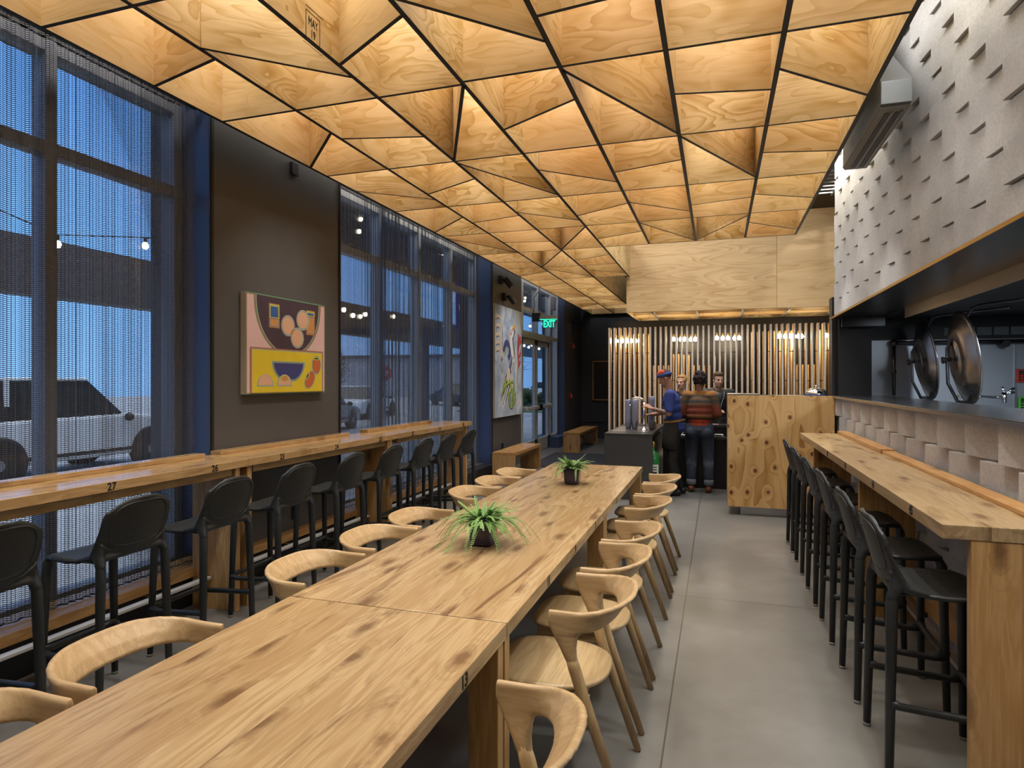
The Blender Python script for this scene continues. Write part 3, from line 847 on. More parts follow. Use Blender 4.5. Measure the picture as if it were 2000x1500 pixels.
def device(nm, lab, cat, px, py, w, h, mat):
    X, Y, Z = atX(px, py, XL)
    t = thing(nm, lab, cat, (XL, Y, Z))
    MB().box((0, -w / 2, -h / 2), (.05, w / 2, h / 2)).build('housing', mat, t, bevel=.006)
    MB().box((.05, -w / 4, -h / 4), (.056, w / 4, h / 6)).build('face', M['paper'] if mat == M['red'] else M['black'], t)
    return t
device('fire_strobe', 'small red fire strobe high on the dark wall past the door', 'fire alarm', 1118, 676, .10, .14, M['red'])
device('fire_pull_station', 'red fire alarm pull station at hand height past the door', 'fire alarm', 1113, 773, .12, .15, M['red'])
X, Y, Z = atX(1117, 628, XL)
t = thing('wall_camera', 'small dark dome camera on the wall above the red strobe', 'camera', (XL, Y, Z))
MB().ball((.07, 0, 0), .06, 14).build('dome', M['black'], t, smooth=True); MB().box((0, -.05, 0), (.09, .05, .09)).build('bracket', M['wall_navy'], t)
tag(MB().tube([(XL + .02, Y, Z + .1), (XL + .02, Y, 3.9)], .014, 8).build('pipe', M['wall_navy']), 'dark vertical conduit rising from the dome camera', 'conduit')
X, Y, Z = atX(1118, 650, XL)
tag(MB().tube([(XL + .015, Y, 2.6), (XL + .015, Y, 3.05)], .010, 8).build('conduit', M['wall_navy']), 'short dark conduit dropping to the red fire strobe', 'conduit')
# entrance mat
tag(box_obj('door_mat', (-3.45, 11.45, 0), (-2.10, 13.8, .012), M['mat']), 'dark blue door mat inside the glass doors', 'mat')
# exit sign on a bracket
t = thing('exit_sign', 'green glowing EXIT sign on a bracket above the doors', 'sign', (-3.84, 13.3, 0))
MB().box((.16, -.05, 2.94), (.54, .05, 3.02)).build('housing', M['alu'], t, bevel=.006)
MB().box((0, -.06, 2.90), (.17, .06, 3.08)).build('mount', M['black'], t, bevel=.006)
MB().box((.19, -.004, 2.73), (.54, .004, 2.94)).build('sign_plate', M['glass'], t)
text('sign_lettering', 'EXIT', .205, M['exit_green'], t, (.375, -.006, 2.835), (R(90), 0, 0), sx=.62, bold=.006)
text('arrow', '<', .12, M['exit_green'], t, (.215, -.006, 2.835), (R(90), 0, 0), sx=.7)
MB().box((.16, -.052, 2.935), (.54, .052, 2.94)).build('light_strip', M['exit_green'], t)
tag(MB().tube([(-3.83, 13.30, 3.08), (-3.80, 13.33, 3.25), (-3.83, 13.36, 3.42), (-3.74, 13.5, 3.60), (-3.76, 13.55, 3.9)], .010, 8).build('flex_conduit', M['wall_dark']), 'thin flexible conduit looping up from the EXIT sign mount', 'conduit')
t = thing('door_closer', 'small metal box high on the frame right of the EXIT sign', 'sensor', (-3.84, 14.95, 3.42))
MB().box((0, -.09, -.1), (.09, .09, .22)).build('housing', M['alu_dark'], t, bevel=.005)
# wall spotlights
def wallspot(px, py, lab, X0=XL):
    X, Y, Z = atX(px, py, X0 + .1)
    t = thing('wall_spotlight', lab, 'spotlight', (X0, Y, Z))
    MB().box((0, -.07, -.05), (.06, .07, .08)).build('mount', M['black'], t, bevel=.004)
    MB().tube([(.05, 0, .02), (.14, 0, .02)], .012, 8).build('arm', M['black'], t)
    MB().tube([(.10, .0, .04), (.20, .06, -.10)], [.045, .05], 16).build('lamp_head', M['black'], t, smooth=False)
wallspot(993, 581, 'small black spotlight on the wall just above the bird painting')
wallspot(986, 548, 'small black spotlight close under the lattice above the bird painting')
X, Y, Z = atX(572, 331, XL)
t = thing('wall_sensor', 'small square dark sensor on the wall panel close under the ceiling', 'sensor', (XL, Y, Z))
MB().box((0, -.045, -.055), (.03, .045, .055)).build('cover', M['black'], t, bevel=.004)
def outlet(px, py, lab):
    X, Y, Z = atX(px, py, XL)
    t = thing('power_outlet', lab, 'power outlet', (XL, Y, Z))
    MB().box((0, -.045, -.075), (.008, .045, .075)).build('cover_plate', M['black'], t, bevel=.002)
    for z in (-.035, .035): MB().box((.008, -.02, z - .018), (.011, .02, z + .018)).build('socket', M['steel_dark'], t)
outlet(575, 997, 'black power outlet on the dark wall panel behind the bar stools')
outlet(981, 873, 'black power outlet low on the wall under the bird painting')
t = thing('floor_box', 'round floor outlet cover in the concrete under the long table', 'outlet', (-.86, 4.28, 0))
MB().lathe([(.075, 0), (.075, .004), (.06, .006), (.0005, .006)], n=24).build('cover', M['steel_dark'], t)

# ---------------------------------------------------------------- benches
def bench(lab, x0, x1, y0, y1):
    t = thing('bench', lab, 'bench', ((x0 + x1) / 2, (y0 + y1) / 2, 0))
    hx, hy = (x1 - x0) / 2, (y1 - y0) / 2
    MB().box((-hx, -hy, .395), (hx, hy, .45)).build('seat', M['oak_bench'], t, bevel=.003)
    for s in (-1, 1): MB().box((-hx, s * hy, 0), (hx, s * (hy - .055), .395)).build('leg', M['oak_slab'], t, bevel=.003)
    MB().box((-.015, -hy + .055, .28), (.015, hy - .055, .395)).build('stretcher', M['oak_bench'], t)
bench('oak plank bench along the wall under the bird painting', -3.50, -3.12, 9.75, 11.35)
bench('oak plank bench at the far end beyond the door mat', -3.30, -2.92, 13.9, 16.1)
# ink stamp on the near board of the lattice
xs_ = XR[2] + .0155
_, Y0, Z0 = atX(597, 60, xs_); _, Y1, Z1 = atX(625, 60, xs_)
_, Yc, Zt = atX(610, 28, xs_); _, _, Zb = atX(610, 86, xs_)
hh = Zt - Zb
mb = MB(); ring(mb, xs_, Y0, Y1, Zb - ZC, Zt - ZC, .004)
mb.box((xs_, Y0, Zt - ZC + .02), (xs_ + .001, Y1 + .03, Zt - ZC + .024)); mb.box((xs_, Y0 - .02, Zb - ZC - .022), (xs_ + .001, Y1 + .02, Zb - ZC - .019))
mb.build('ink_stamp', M['black_paint'], ceil_t)
text('ink_stamp', 'MAY', hh * .42, M['black_paint'], ceil_t, (xs_ + .001, (Y0 + Y1) / 2, Zb - ZC + hh * .68), (R(90), 0, R(90)), sx=.62)
text('ink_stamp', '19', hh * .42, M['black_paint'], ceil_t, (xs_ + .001, (Y0 + Y1) / 2, Zb - ZC + hh * .30), (R(90), 0, R(90)), sx=.62)

# ---------------------------------------------------------------- mesh drapes
def drape(lab, y0, y1, x, z0, z1, amp, seed, zig):
    t = thing('mesh_curtain', lab, 'curtain', (0, 0, 0))
    rnd = random.Random(seed)
    rows = []; ys = []; us = [0]
    n = int((y1 - y0) / .012)
    ph = 0; P = []
    for i in range(n + 1):
        y = y0 + (y1 - y0) * i / n
        ph += .012 * 2 * math.pi / (.085 + .05 * math.sin(y * 3.1 + seed) + .02 * math.sin(y * 17))
        P.append((x + amp * math.sin(ph) * (.6 + .4 * math.sin(y * 2.3 + seed)), y))
    for i in range(1, n + 1): us.append(us[-1] + math.dist(P[i], P[i - 1]))
    mb = MB()
    me = bpy.data.meshes.new('mesh_drape')
    vs = [(p[0], p[1], z0) for p in P] + [(p[0], p[1], z1) for p in P]
    m = n + 1
    me.from_pydata(vs, [], [(i, i + 1, m + i + 1, m + i) for i in range(n)])
    uv = me.uv_layers.new(name='UVMap')
    for poly in me.polygons:
        for li in poly.loop_indices:
            vi = me.loops[li].vertex_index
            uv.data[li].uv = (us[vi % m], z0 if vi < m else z1)
    me.polygons.foreach_set('use_smooth', [True] * n)
    me.materials.append(M['drape'])
    mesh_child('mesh_drape', me, t)
    MB().box((x - .03, y0 - .03, z1), (x + .025, y1 + .02, z1 + .05)).build('curtain_track', M['steel_dark'], t)
    h = MB()
    h.tube([(p[0], p[1], z0 + .006) for p in P[::2]], .006, 6); h.build('weight_hem', M['steel_dark'], t)
drape('silvery coil mesh curtain over the near window behind the bar', .05, 3.79, -3.715, .285, 3.66, .016, 1, .2)
drape('silvery coil mesh curtain over the long middle window', 5.66, 9.66, -3.715, .285, 3.66, .030, 4, .2)

# ---------------------------------------------------------------- low sill and foot rail on the left
t = thing('low_sill', 'low oak sill running along the window wall under the bar', 'sill', (0, 0, 0))
MB().box((-3.86, -.2, .215), (-3.58, 8.6, .28)).build('sill_board', M['oak_sill'], t, bevel=.003)
t = thing('foot_rail', 'flat steel foot rail running low under the window bar', 'foot rail', (0, 0, 0))
RM = plain('pale_steel_rail', (.62, .60, .57), .4, metal=.3)
for y0, y1 in ((-.14, 3.630), (3.815, 5.79), (5.91, 7.92)): MB().box((-3.47, y0, .215), (-3.42, y1, .235)).build('rail', RM, t, bevel=.003)
for y in (.6, 1.9, 3.2, 4.6, 5.4, 6.6, 7.6): MB().box((-3.58, y, .20), (-3.44, y + .04, .2145)).build('bracket', M['steel_dark'], t)

# ---------------------------------------------------------------- window bar (three joined tops)
BX0, BX1, BZ = -3.645, -3.203, 1.065
def barseg(lab, y0, y1, legs, labels, strip):
    t = thing('window_bar', lab, 'bar counter', (0, 0, 0))
    MB().box((BX0, y0, BZ - .055), (BX1, y1, BZ)).build('bar_top', M['oak_bar'], t, bevel=.003)
    MB().box((BX0 + .05, y0 + .1, .955), (BX1 - .045, y1 - .1, BZ - .055)).build('apron', M['oak_bar'], t)
    for y in legs: MB().box((-3.60, y, 0), (-3.222, y + .046, BZ - .055)).build('leg', M['oak_slab'], t, bevel=.002)
    for a, b, z in strip: MB().box((BX0 - .012, a, BZ), (BX0 + .085, b, BZ + z)).build('back_ledge', M['oak_bar'], t, bevel=.003)
    for n, y in labels:
        text('seat_number', n, .062, M['black_paint'], t, (BX1 + .001, y, 1.037), (R(90), 0, R(90)), sx=.9, bold=.001)
barseg('near length of the oak window bar, seat numbers 27 and 26 on its edge', -.35, 3.745, (-.2, 3.640), (('27', 2.67), ('26', 3.43)), ((-.3, 3.72, .028),))
barseg('middle length of the oak window bar, seat numbers 25 to 23 on its edge', 3.75, 5.96, (3.760, 5.80, 5.852), (('25', 4.12), ('24', 4.86), ('23', 5.62)), ((3.87, 5.63, .028),))
barseg('far length of the oak window bar, seat numbers 22 to 20 on its edge', 5.965, 8.10, (7.93,), (('22', 6.33), ('21', 7.05), ('20', 7.79)), ((5.98, 7.6, .035),))

# ---------------------------------------------------------------- right-hand bar
t = thing('wall_bar', 'oak bar counter along the concrete block wall, seat numbers 42 to 45', 'bar counter', (0, 0, 0))
q = MB(); q.box((.836, 2.885, 1.008), (1.282, 7.42, 1.065))
q.build('bar_top', M['oak_bar_right'], t, bevel=.003)
for y0, y1 in ((2.888, 2.940), (4.93, 4.985), (7.12, 7.18)): MB().box((.935, y0, 0), (1.275, y1, 1.008)).build('leg', M['oak_slab'], t, bevel=.003)
for a, b, h in ((2.885, 5.55, .022), (5.50, 7.35, .034)):
    MB().box((1.20 if h < .03 else 1.185, a, 1.065), (1.284, b, 1.065 + h)).build('back_ledge', M['oak_sill'], t, bevel=.003)
for n, y in (('45', 3.306), ('44', 4.047), ('43', 4.866), ('42', 5.618)):
    text('seat_number', n, .062, M['black_paint'], t, (.8345, y, 1.038), (R(90), 0, R(-90)), sx=.9, bold=.001)
t = thing('wall_sill', 'low oak board along the block wall under the right-hand bar', 'sill', (0, 0, 0))
MB().box((1.20, 1.0, .22), (1.284, 7.9, .36)).build('sill_board', M['oak_sill'], t, bevel=.003)
t = thing('wall_foot_rail', 'steel foot rail low under the right-hand bar', 'foot rail', (0, 0, 0))
MB().box((1.10, 3.0, .225), (1.145, 7.1, .25)).build('rail', plain('grey_rail', (.40, .40, .40), .35, metal=.7), t, bevel=.003)
for y in (3.6, 4.4, 5.6, 6.6): MB().box((1.12, y, .20), (1.20, y + .03, .226)).build('bracket', M['steel_dark'], t)

# ---------------------------------------------------------------- the pass
t = thing('pass_counter', 'dark stainless pass shelf on top of the low block wall', 'counter', (0, 0, 0))
MB().box((1.268, -.5, 1.424), (1.86, 8.44, 1.446)).build('shelf', plain('dark_pass_steel', (.12, .125, .135), .22, metal=.85, noise=.1, nscale=2), t, bevel=.002)
MB().box((1.262, -.5, 1.420), (1.268, 8.44, 1.440)).build('edge', M['steel'], t)
t = thing('pass_hood', 'stainless hood lining over the pass opening', 'hood', (0, 0, 0))
MB().box((1.275, -.5, 2.345), (1.77, 8.30, 2.361)).build('hood_underside', plain('hood_steel', (.035, .035, .037), .28, metal=.6, noise=.15, nscale=1.2), t)
MB().box((1.765, -.5, 2.245), (1.775, 7.2, 2.345)).build('lip', plain('lip_steel', (.62, .52, .36), .30, metal=.8), t)
MB().box((1.268, -.5, 2.345), (1.276, 8.36, 2.366)).build('corner_angle', M['brass'], t)  # steel angle; the brass colour stands in for reflected wood
MB().box((1.34, 8.02, 2.235), (1.775, 8.04, 2.345)).build('hood_end', M['steel_dark'], t)
MB().box((1.775, -.5, 2.345), (3.4, 8.30, 2.361)).build('hood_inner', M['black'], t)
q = MB(); q.tube([(1.95, 8.40, 2.06), (3.5, 8.40, 2.06)], .022, 12)
q.tube([(1.95, 8.40, 2.06), (1.95, 8.40, 1.45)], .018, 12)
q.ball((1.95, 8.40, 2.06), .04); q.ball((1.95, 8.40, 1.72), .03)
t = thing('kitchen_pipe', 'steel pipe running along the far kitchen wall and down its corner', 'pipe', (0, 0, 0))
q.build('pipe', M['steel_dark'], t, smooth=True)
MB().lathe([(.04, -.04), (.04, .04)], (3.02, 8.36, 2.03), 14, axis='y').build('cap', M['black'], t)
tag(MB().box((3.155, 8.485, 1.0), (3.18, 8.50, 2.05)).build('wall_seam_strip', M['steel']), 'bright vertical seam strip on the steel kitchen wall', 'strip')
t = thing('notice_strip', 'row of faded notices above the kitchen pipe', 'notice', (0, 8.43, 2.17))
for k in range(6): MB().box((2.46 + k * .16, -.004, -.035), (2.60 + k * .16, 0, .055)).build('notice', plain('faded_notice', (.16, .165, .17), .6), t)
# spun-steel lids on swing arms
def lid(lab, px, py, X, r):
    _, Y, Z = atX(px, py, X)
    t = thing('kettle_lid', lab, 'lid', (X, Y, Z))
    p = []
    for a, b in ((0.0005, .012), (.10, .014), (.17, .022), (.18, .030), (.19, .024), (.30, .052), (.385, .088), (.40, .094), (.425, .094), (.43, .10), (.43, .106), (.42, .104), (.39, .100), (.30, .064), (.19, .036), (.1, .026), (.0005, .024)):
        p.append((a * r / .43, b))
    # disc axis along local -x, turned a little towards the dining room
    d = MB().lathe(p, n=64, axis='x')
    o = d.build('lid_disc', M['lid'], t, smooth=True, rot=(0, R(-7), R(-2)))
    MB().lathe([(.03, -.075), (.034, -.07), (.022, -.04), (.018, 0)], n=16, axis='x').build('handle', M['black'], t, smooth=True, rot=(0, R(-7), R(-2)))
    arm = [(.04, -.05, -.40), (-.03, -.01, -.22), (-.035, 0, .0), (-.03, .02, .10), (.06, -.06, .32), (.12, -.15, .455), (.16, -.22, .472), (.30, -.55, .470), (.5, -1.0, .465)]
    MB().tube(arm, .014, 10).build('swing_arm', M['steel_dark'], t, smooth=True)
    MB().box((.06, -.04, Z * -1 + 1.10), (.16, .06, -r + .05)).build('hinge_post', M['steel_dark'], t)
lid('nearer and larger-looking round steel lid standing open behind the pass', 1858, 702, 2.05, .43)
lid('farther round steel lid standing open behind the pass, left of the other', 1788, 706, 2.05, .43)
X, Y, Z = atY(1880, 774, 7.2)
t = thing('pot_filler', 'chrome pot filler tap sticking out above the pass', 'tap', (X, Y, Z))
MB().tube([(-.05, 0, 0), (.34, 0, -.008)], .012, 12).build('spout', M['chrome'], t, smooth=True)
MB().tube([(.34, 0, -.06), (.34, 0, .04)], [.016, .022], 12).build('valve_body', M['chrome'], t, smooth=True)
for dx, dz in ((.07, .06), (-.03, .07), (.07, .02), (-.02, .0)): MB().tube([(.35, 0, .03), (.35 + dx, 0, .02 + dz)], [.010, .013], 8).build('handle', M['chrome'], t, smooth=True)
def timer(lab, px, py, mat, h):
    X, Y, Z = atY(px, py, 8.5)
    t = thing('kitchen_timer', lab, 'timer', (X, Y, Z))
    MB().box((-.055, -.03, -h / 2), (.10, 0, h / 2)).build('case', mat, t, bevel=.01)
    MB().box((-.03, -.032, h * .18), (.08, -.03, h * .38)).build('display', M['black'], t)
    q = MB()
    for i in range(3):
        for j in range(3): q.box((-.03 + i * .035, -.033, -h * .36 + j * .03), (-.006 + i * .035, -.03, -h * .36 + .018 + j * .03))
    q.build('keypad', M['black'], t)
timer('red kitchen timer on the steel kitchen wall', 1994, 734, plain('timer_red', (.62, .05, .025), .35), .15)
timer('lime green kitchen timer on the steel kitchen wall below the red one', 1998, 788, plain('timer_green', (.12, .55, .06), .35), .15)

# ---------------------------------------------------------------- long tables
TX0, TX1, TZ = -1.648, -.722, .755
def table(lab, y0, y1, nums):
    t = thing('long_table', lab, 'table', ((TX0 + TX1) / 2, (y0 + y1) / 2, 0))
    hx, hy = (TX1 - TX0) / 2, (y1 - y0) / 2
    MB().box((-hx, -hy, TZ - .055), (hx, hy, TZ)).build('tabletop', M['oak_table'], t, bevel=.003)
    for sx in (-1, 1):
        for sy in (-1, 1):
            MB().box((sx * (hx - .012), sy * (hy - .005), 0), (sx * (hx - .125), sy * (hy - .062), TZ - .055)).build('leg', M['oak_post'], t, bevel=.003)
    for sy in (-1, 1): MB().box((-hx + .13, sy * (hy - .02), .62), (hx - .13, sy * (hy - .06), TZ - .055)).build('apron', M['oak_sill'], t)
    for n, y in nums:
        text('seat_number', n, .060, M['black_paint'], t, (hx + .001, y - (y0 + y1) / 2, TZ - .028), (R(90), 0, R(90)), sx=.9, bold=.001)
table('nearest of the three oak long tables, seat number 13 on its edge', -.02, 2.168, (('13', 1.765), ('15', 1.1)))
table('middle of the three oak long tables, carrying the larger-looking fern', 2.174, 4.332, (('11', 2.761), ('9', 3.325), ('7', 3.906)))
table('farthest of the three oak long tables, its end by the granite counter', 4.338, 6.498, (('5', 4.78), ('3', 5.36), ('1', 5.95)))

# ---------------------------------------------------------------- oak chairs
def chair_proto():
    t = thing('oak_chair', 'x', 'chair', (0, 0, 0))
    # seat: straight front, deeply rounded back
    out = []
    N = 44
    for i in range(N):
        a = 2 * math.pi * i / N
        ca, sa = math.cos(a), math.sin(a)
        e = 2.0 / (4.2 if ca > 0 else 2.25)
        x = math.copysign(abs(ca) ** e, ca); y = math.copysign(abs(sa) ** (2.0 / (3.6 if ca > 0 else 2.5)), sa)
        out.append((.235 * x, .232 * y))
    s = MB(); rows = []
    for sc, z in ((.0, .452), (.5, .447), (.86, .449), (.97, .452), (1.0, .447), (1.0, .437), (.95, .428), (.5, .426), (.0, .426)):
        rows.append([(p[0] * sc, p[1] * sc, z) for p in out])
    s.grid(rows, close_u=True)
    s.build('seat', M['chair_seat'], t, smooth=True)
    # frame under the seat
    f = MB()
    for sgn in (-1, 1): f.box((-.15, sgn * .185, .385), (.18, sgn * .205, .43))
    f.box((.16, -.19, .385), (.18, .19, .43)); f.box((-.16, -.19, .385), (-.14, .19, .43))
    f.build('seat_frame', M['chair'], t, bevel=.003)
    # backrest band: a U open to the table, tall at the arms, leaning out at the back
    path = []
    n1, n2 = 9, 18
    for i in range(n1): path.append((-.035 - .095 * i / n1, .247))
    for i in range(2 * n2 + 1):
        a = R(90 - 180 * i / (2 * n2)); path.append((-.13 - .155 * max(0, math.cos(a)) ** .85, .247 * math.copysign(abs(math.sin(a)) ** .92, math.sin(a))))
    for i in range(n1 - 1, -1, -1): path.append((-.035 - .095 * i / n1, -.247))
    rows = []
    n = len(path)
    for i, p in enumerate(path):
        a = Vector(path[max(i - 1, 0)]); b = Vector(path[min(i + 1, n - 1)])
        d = (b - a).normalized(); nrm = Vector((d.y, -d.x))          # points outward
        if nrm.dot(Vector((p[0] + .05, p[1]))) < 0: nrm = -nrm
        k = min(i, n - 1 - i)                                        # steps from a tip
        back = max(0.0, min(1.0, (k - 8) / 16.0)); back = back * back * (3 - 2 * back)
        zt = .752 + .026 * back
        if k < 4: zb = .700 - .022 * k
        else:
            zb = .672 + .016 * back
            zb -= .020 * math.exp(-((k - 6.5) / 3.0) ** 2)
        th = .013 + .001 * back
        lean = .046 * back
        mid = (zt + zb) / 2
        prof = []
        for (o, z, l) in ((-1, zb + .010, -.4), (-.6, zb, -.4), (.6, zb, -.4), (1, zb + .010, -.4), (1.05, mid, .1), (1, zt - .010, 1), (.5, zt, 1), (-.5, zt, 1), (-1, zt - .010, 1), (-1.0, mid, .1)):
            off = nrm * (o * th + lean * l)
            prof.append((p[0] + off.x, p[1] + off.y, z))
        rows.append(prof)
    m = MB(); m.grid(rows, close_u=True)
    e = len(m.v) - 10
    m.face(list(range(9, -1, -1))); m.face([e + q for q in range(10)])
    def oval(mb, secs, n=14):
        rr = []
        for x, y, z, hx, hy in secs:
            rr.append([(x + hx * math.cos(2 * math.pi * k / n), y + hy * math.sin(2 * math.pi * k / n), z) for k in range(n)])
        o = len(mb.v); mb.grid(rr, close_u=True)
        mb.face([o + k for k in range(n - 1, -1, -1)]); e_ = len(mb.v) - n; mb.face([e_ + k for k in range(n)])
    for sgn in (-1, 1):
        oval(m, [(-.100, sgn * .2455, .712, .062, .012), (-.101, sgn * .245, .675, .058, .013), (-.104, sgn * .244, .645, .046, .016), (-.110, sgn * .242, .612, .034, .020), (-.120, sgn * .2395, .575, .0262, .0228), (-.131, sgn * .237, .545, .0205, .0205), (-.138, sgn * .235, .522, .016, .016)])
    remesh(m, 'backrest', M['chair'], .0062, 4, t)
    for sgn in (-1, 1):
        MB().tube([(-.118, sgn * .2395, .585), (-.132, sgn * .2368, .540), (-.150, sgn * .232, .48), (-.165, sgn * .230, .43), (-.318, sgn * .222, .004)], [.0205, .0241, .0236, .0226, .0145], 14).build('leg', M['chair_leg'], t, smooth=True)
        MB().tube([(.165, sgn * .178, .43), (.175, sgn * .187, .30), (.200, sgn * .205, .004)], [.022, .0215, .0145], 14).build('leg', M['chair_leg'], t, smooth=True)
        MB().box((-.155, sgn * .198, .40), (-.185, sgn * .222, .425)).build('corner_brace', M['chair'], t)
    return t
ch = chair_proto()
first = True
def put_chair(x, y, rz, lab, grp):
    global first
    o = ch if first else copy_tree(ch)
    first = False
    o.location = (x, y, 0); o.rotation_euler = (0, 0, rz); o['label'] = lab; o['group'] = grp
RY = [1.510, 2.603, 3.183, 3.742, 4.650, 5.232, 5.815]
for i, y in enumerate(RY):
    lab = 'rounded oak chair on the aisle side of the long tables, %s from the camera' % ORD[i]
    put_chair(-.652, y, math.pi, lab, 'oak chairs on the aisle side of the tables')
LY = [1.040, 1.604, 2.577, 3.173, 3.714, 4.648, 5.210, 5.756]
for i, y in enumerate(LY):
    lab = 'rounded oak chair on the window side of the long tables, %s from the camera' % ORD[i]
    put_chair(-1.660, y, 0, lab, 'oak chairs on the window side of the tables')

# ---------------------------------------------------------------- charcoal bar stools
def stool_proto():
    t = thing('bar_stool', 'x', 'bar stool', (0, 0, 0))
    def sheet(rows, name, th):
        m = MB(); m.grid(rows)
        o = m.build(name, M['stool'], t, smooth=True, solid=th); return o
    nU = 15
    rows = []
    for i in range(13):                      # seat from front lip to the bend
        v = i / 12
        x = .200 - .380 * v
        w = .195 + .022 * math.sin(math.pi * min(1, v * 1.1)) - .012 * v
        z0 = .762 - .012 * math.sin(math.pi * v) + (.035 * max(0, v - .75) / .25 * max(0, v - .75) / .25)
        if i == 0: z0 -= .014
        r = []
        for k in range(nU):
            s = -1 + 2 * k / (nU - 1)
            dish = -.010 * (1 - s * s)
            cx = x - (.03 * abs(s) ** 6 if v < .12 else 0)
            up = .045 * abs(s) ** 4 * max(0, (v - .62) / .38) ** 2
            r.append((cx, w * s, z0 + dish + up))
        rows.append(r)
    sheet(rows, 'seat', .018)
    rows = []
    for i in range(15):                      # back shell
        v = i / 14
        z = .765 + .288 * v
        x = -.176 - .014 * math.sin(v * 1.5) - .062 * v
        w = .203 - .012 * v
        if v > .55: w = (.203 - .0066) * max(0.02, 1 - ((v - .55) / .47) ** 2.6) ** .42
        r = []
        for k in range(nU):
            s = -1 + 2 * k / (nU - 1)
            cur = .040 * abs(s) ** 2 * (1 - .35 * v)
            fwd = .022 * abs(s) ** 4 * max(0, 1 - v * 2.4)
            r.append((x + cur + fwd, w * s, z + (-.012 * abs(s) ** 3 if v > .8 else 0)))
        rows.append(r)
    bk = MB(); bk.grid(rows)
    o = bk.build('tmpback', M['stool'], None, solid=.020)
    dg = bpy.context.evaluated_depsgraph_get(); dg.update()
    me = bpy.data.meshes.new_from_object(o.evaluated_get(dg)); bpy.data.objects.remove(o)
    bk = MB(); bk.add([v.co for v in me.vertices], [tuple(p.vertices) for p in me.polygons])
    for sgn in (-1, 1):                       # shoulders that run down into the rear legs
        bk.capsule((-.166, sgn * .170, .872), (-.160, sgn * .180, .775), .012, .026)
        bk.capsule((-.160, sgn * .180, .775), (-.177, sgn * .184, .728), .026, .0238)
        bk.capsule((-.155, sgn * .178, .782), (-.10, sgn * .190, .765), .024, .018); bk.capsule((-.10, sgn * .190, .765), (-.03, sgn * .196, .754), .018, .008)
    bk.capsule((-.17, -.15, .765), (-.17, .15, .765), .016, .016)
    remesh(bk, 'backrest', M['stool'], .0068, 5, t)
    rows = []                                 # recessed panel outline on the outside of the back
    pts = []
    for k in range(40):
        a = 2 * math.pi * k / 40
        ca, sa = math.cos(a), math.sin(a)
        y = .158 * math.copysign(abs(ca) ** .62, ca); zz = .918 + .108 * math.copysign(abs(sa) ** .62, sa)
        v = (zz - .765) / .288; s = y / .2
        pts.append((-.176 - .014 * math.sin(v * 1.5) - .062 * v + .040 * s * s * (1 - .35 * v) - .009, y, zz))
    MB().tube(pts + [pts[0]], .0035, 6, caps=False).build('back_rib', M['stool'], t, smooth=True)
    for sgn in (-1, 1):
        MB().tube([(-.164, sgn * .181, .79), (-.170, sgn * .182, .755), (-.178, sgn * .185, .712), (-.192, sgn * .205, .016)], [.008, .018, .0232, .0165], 14).build('leg', M['stool'], t, smooth=True)
        MB().tube([(.150, sgn * .160, .752), (.172, sgn * .172, .741), (.182, sgn * .180, .715), (.185, sgn * .184, .67), (.197, sgn * .205, .016)], [.010, .020, .0245, .0225, .0165], 12).build('leg', M['stool'], t, smooth=True)
        MB().tube([(-.186, sgn * .196, .30), (-.15, sgn * .196, .288), (.145, sgn * .196, .270), (.190, sgn * .196, .282)], [.024, .0155, .0155, .024], 10).build('stretcher', M['stool'], t, smooth=True)
        for x in (-.1925, .1975): MB().lathe([(.0165, 0), (.0165, .017)], (x, sgn * .2052, 0), 12).build('foot_glide', M['stool_foot'], t, smooth=True)
    MB().tube([(.191, -.196, .300), (.192, -.15, .288), (.192, .15, .288), (.191, .196, .300)], [.024, .0155, .0155, .024], 10).build('stretcher', M['stool'], t, smooth=True)
    for sgn in (-1, 1): MB().tube([(-.15, sgn * .172, .748), (.165, sgn * .166, .743)], .009, 8).build('seat_rail', M['stool'], t, smooth=True)
    return t
stl = stool_proto(); sfirst = True
def put_stool(x, y, rz, lab, grp):
    global sfirst
    o = stl if sfirst else copy_tree(stl)
    sfirst = False
    o.location = (x, y, 0); o.rotation_euler = (0, 0, rz); o['label'] = lab; o['group'] = grp
SR = [3.165, 3.79, 4.535, 5.235, 6.0, 6.72]
for i, y in enumerate(SR):
    put_stool(.862, y, 0, 'charcoal plastic stool at the block-wall bar, %s from the camera' % ORD[i], 'stools at the block-wall bar')
SL = [1.80, 2.47, 3.11, 3.76, 4.45, 5.10, 5.76, 6.36, 6.96]
for i, y in enumerate(SL):
    put_stool(-2.99, y, math.pi, 'charcoal plastic stool at the window bar, %s from the camera' % ORD[i], 'stools at the window bar')

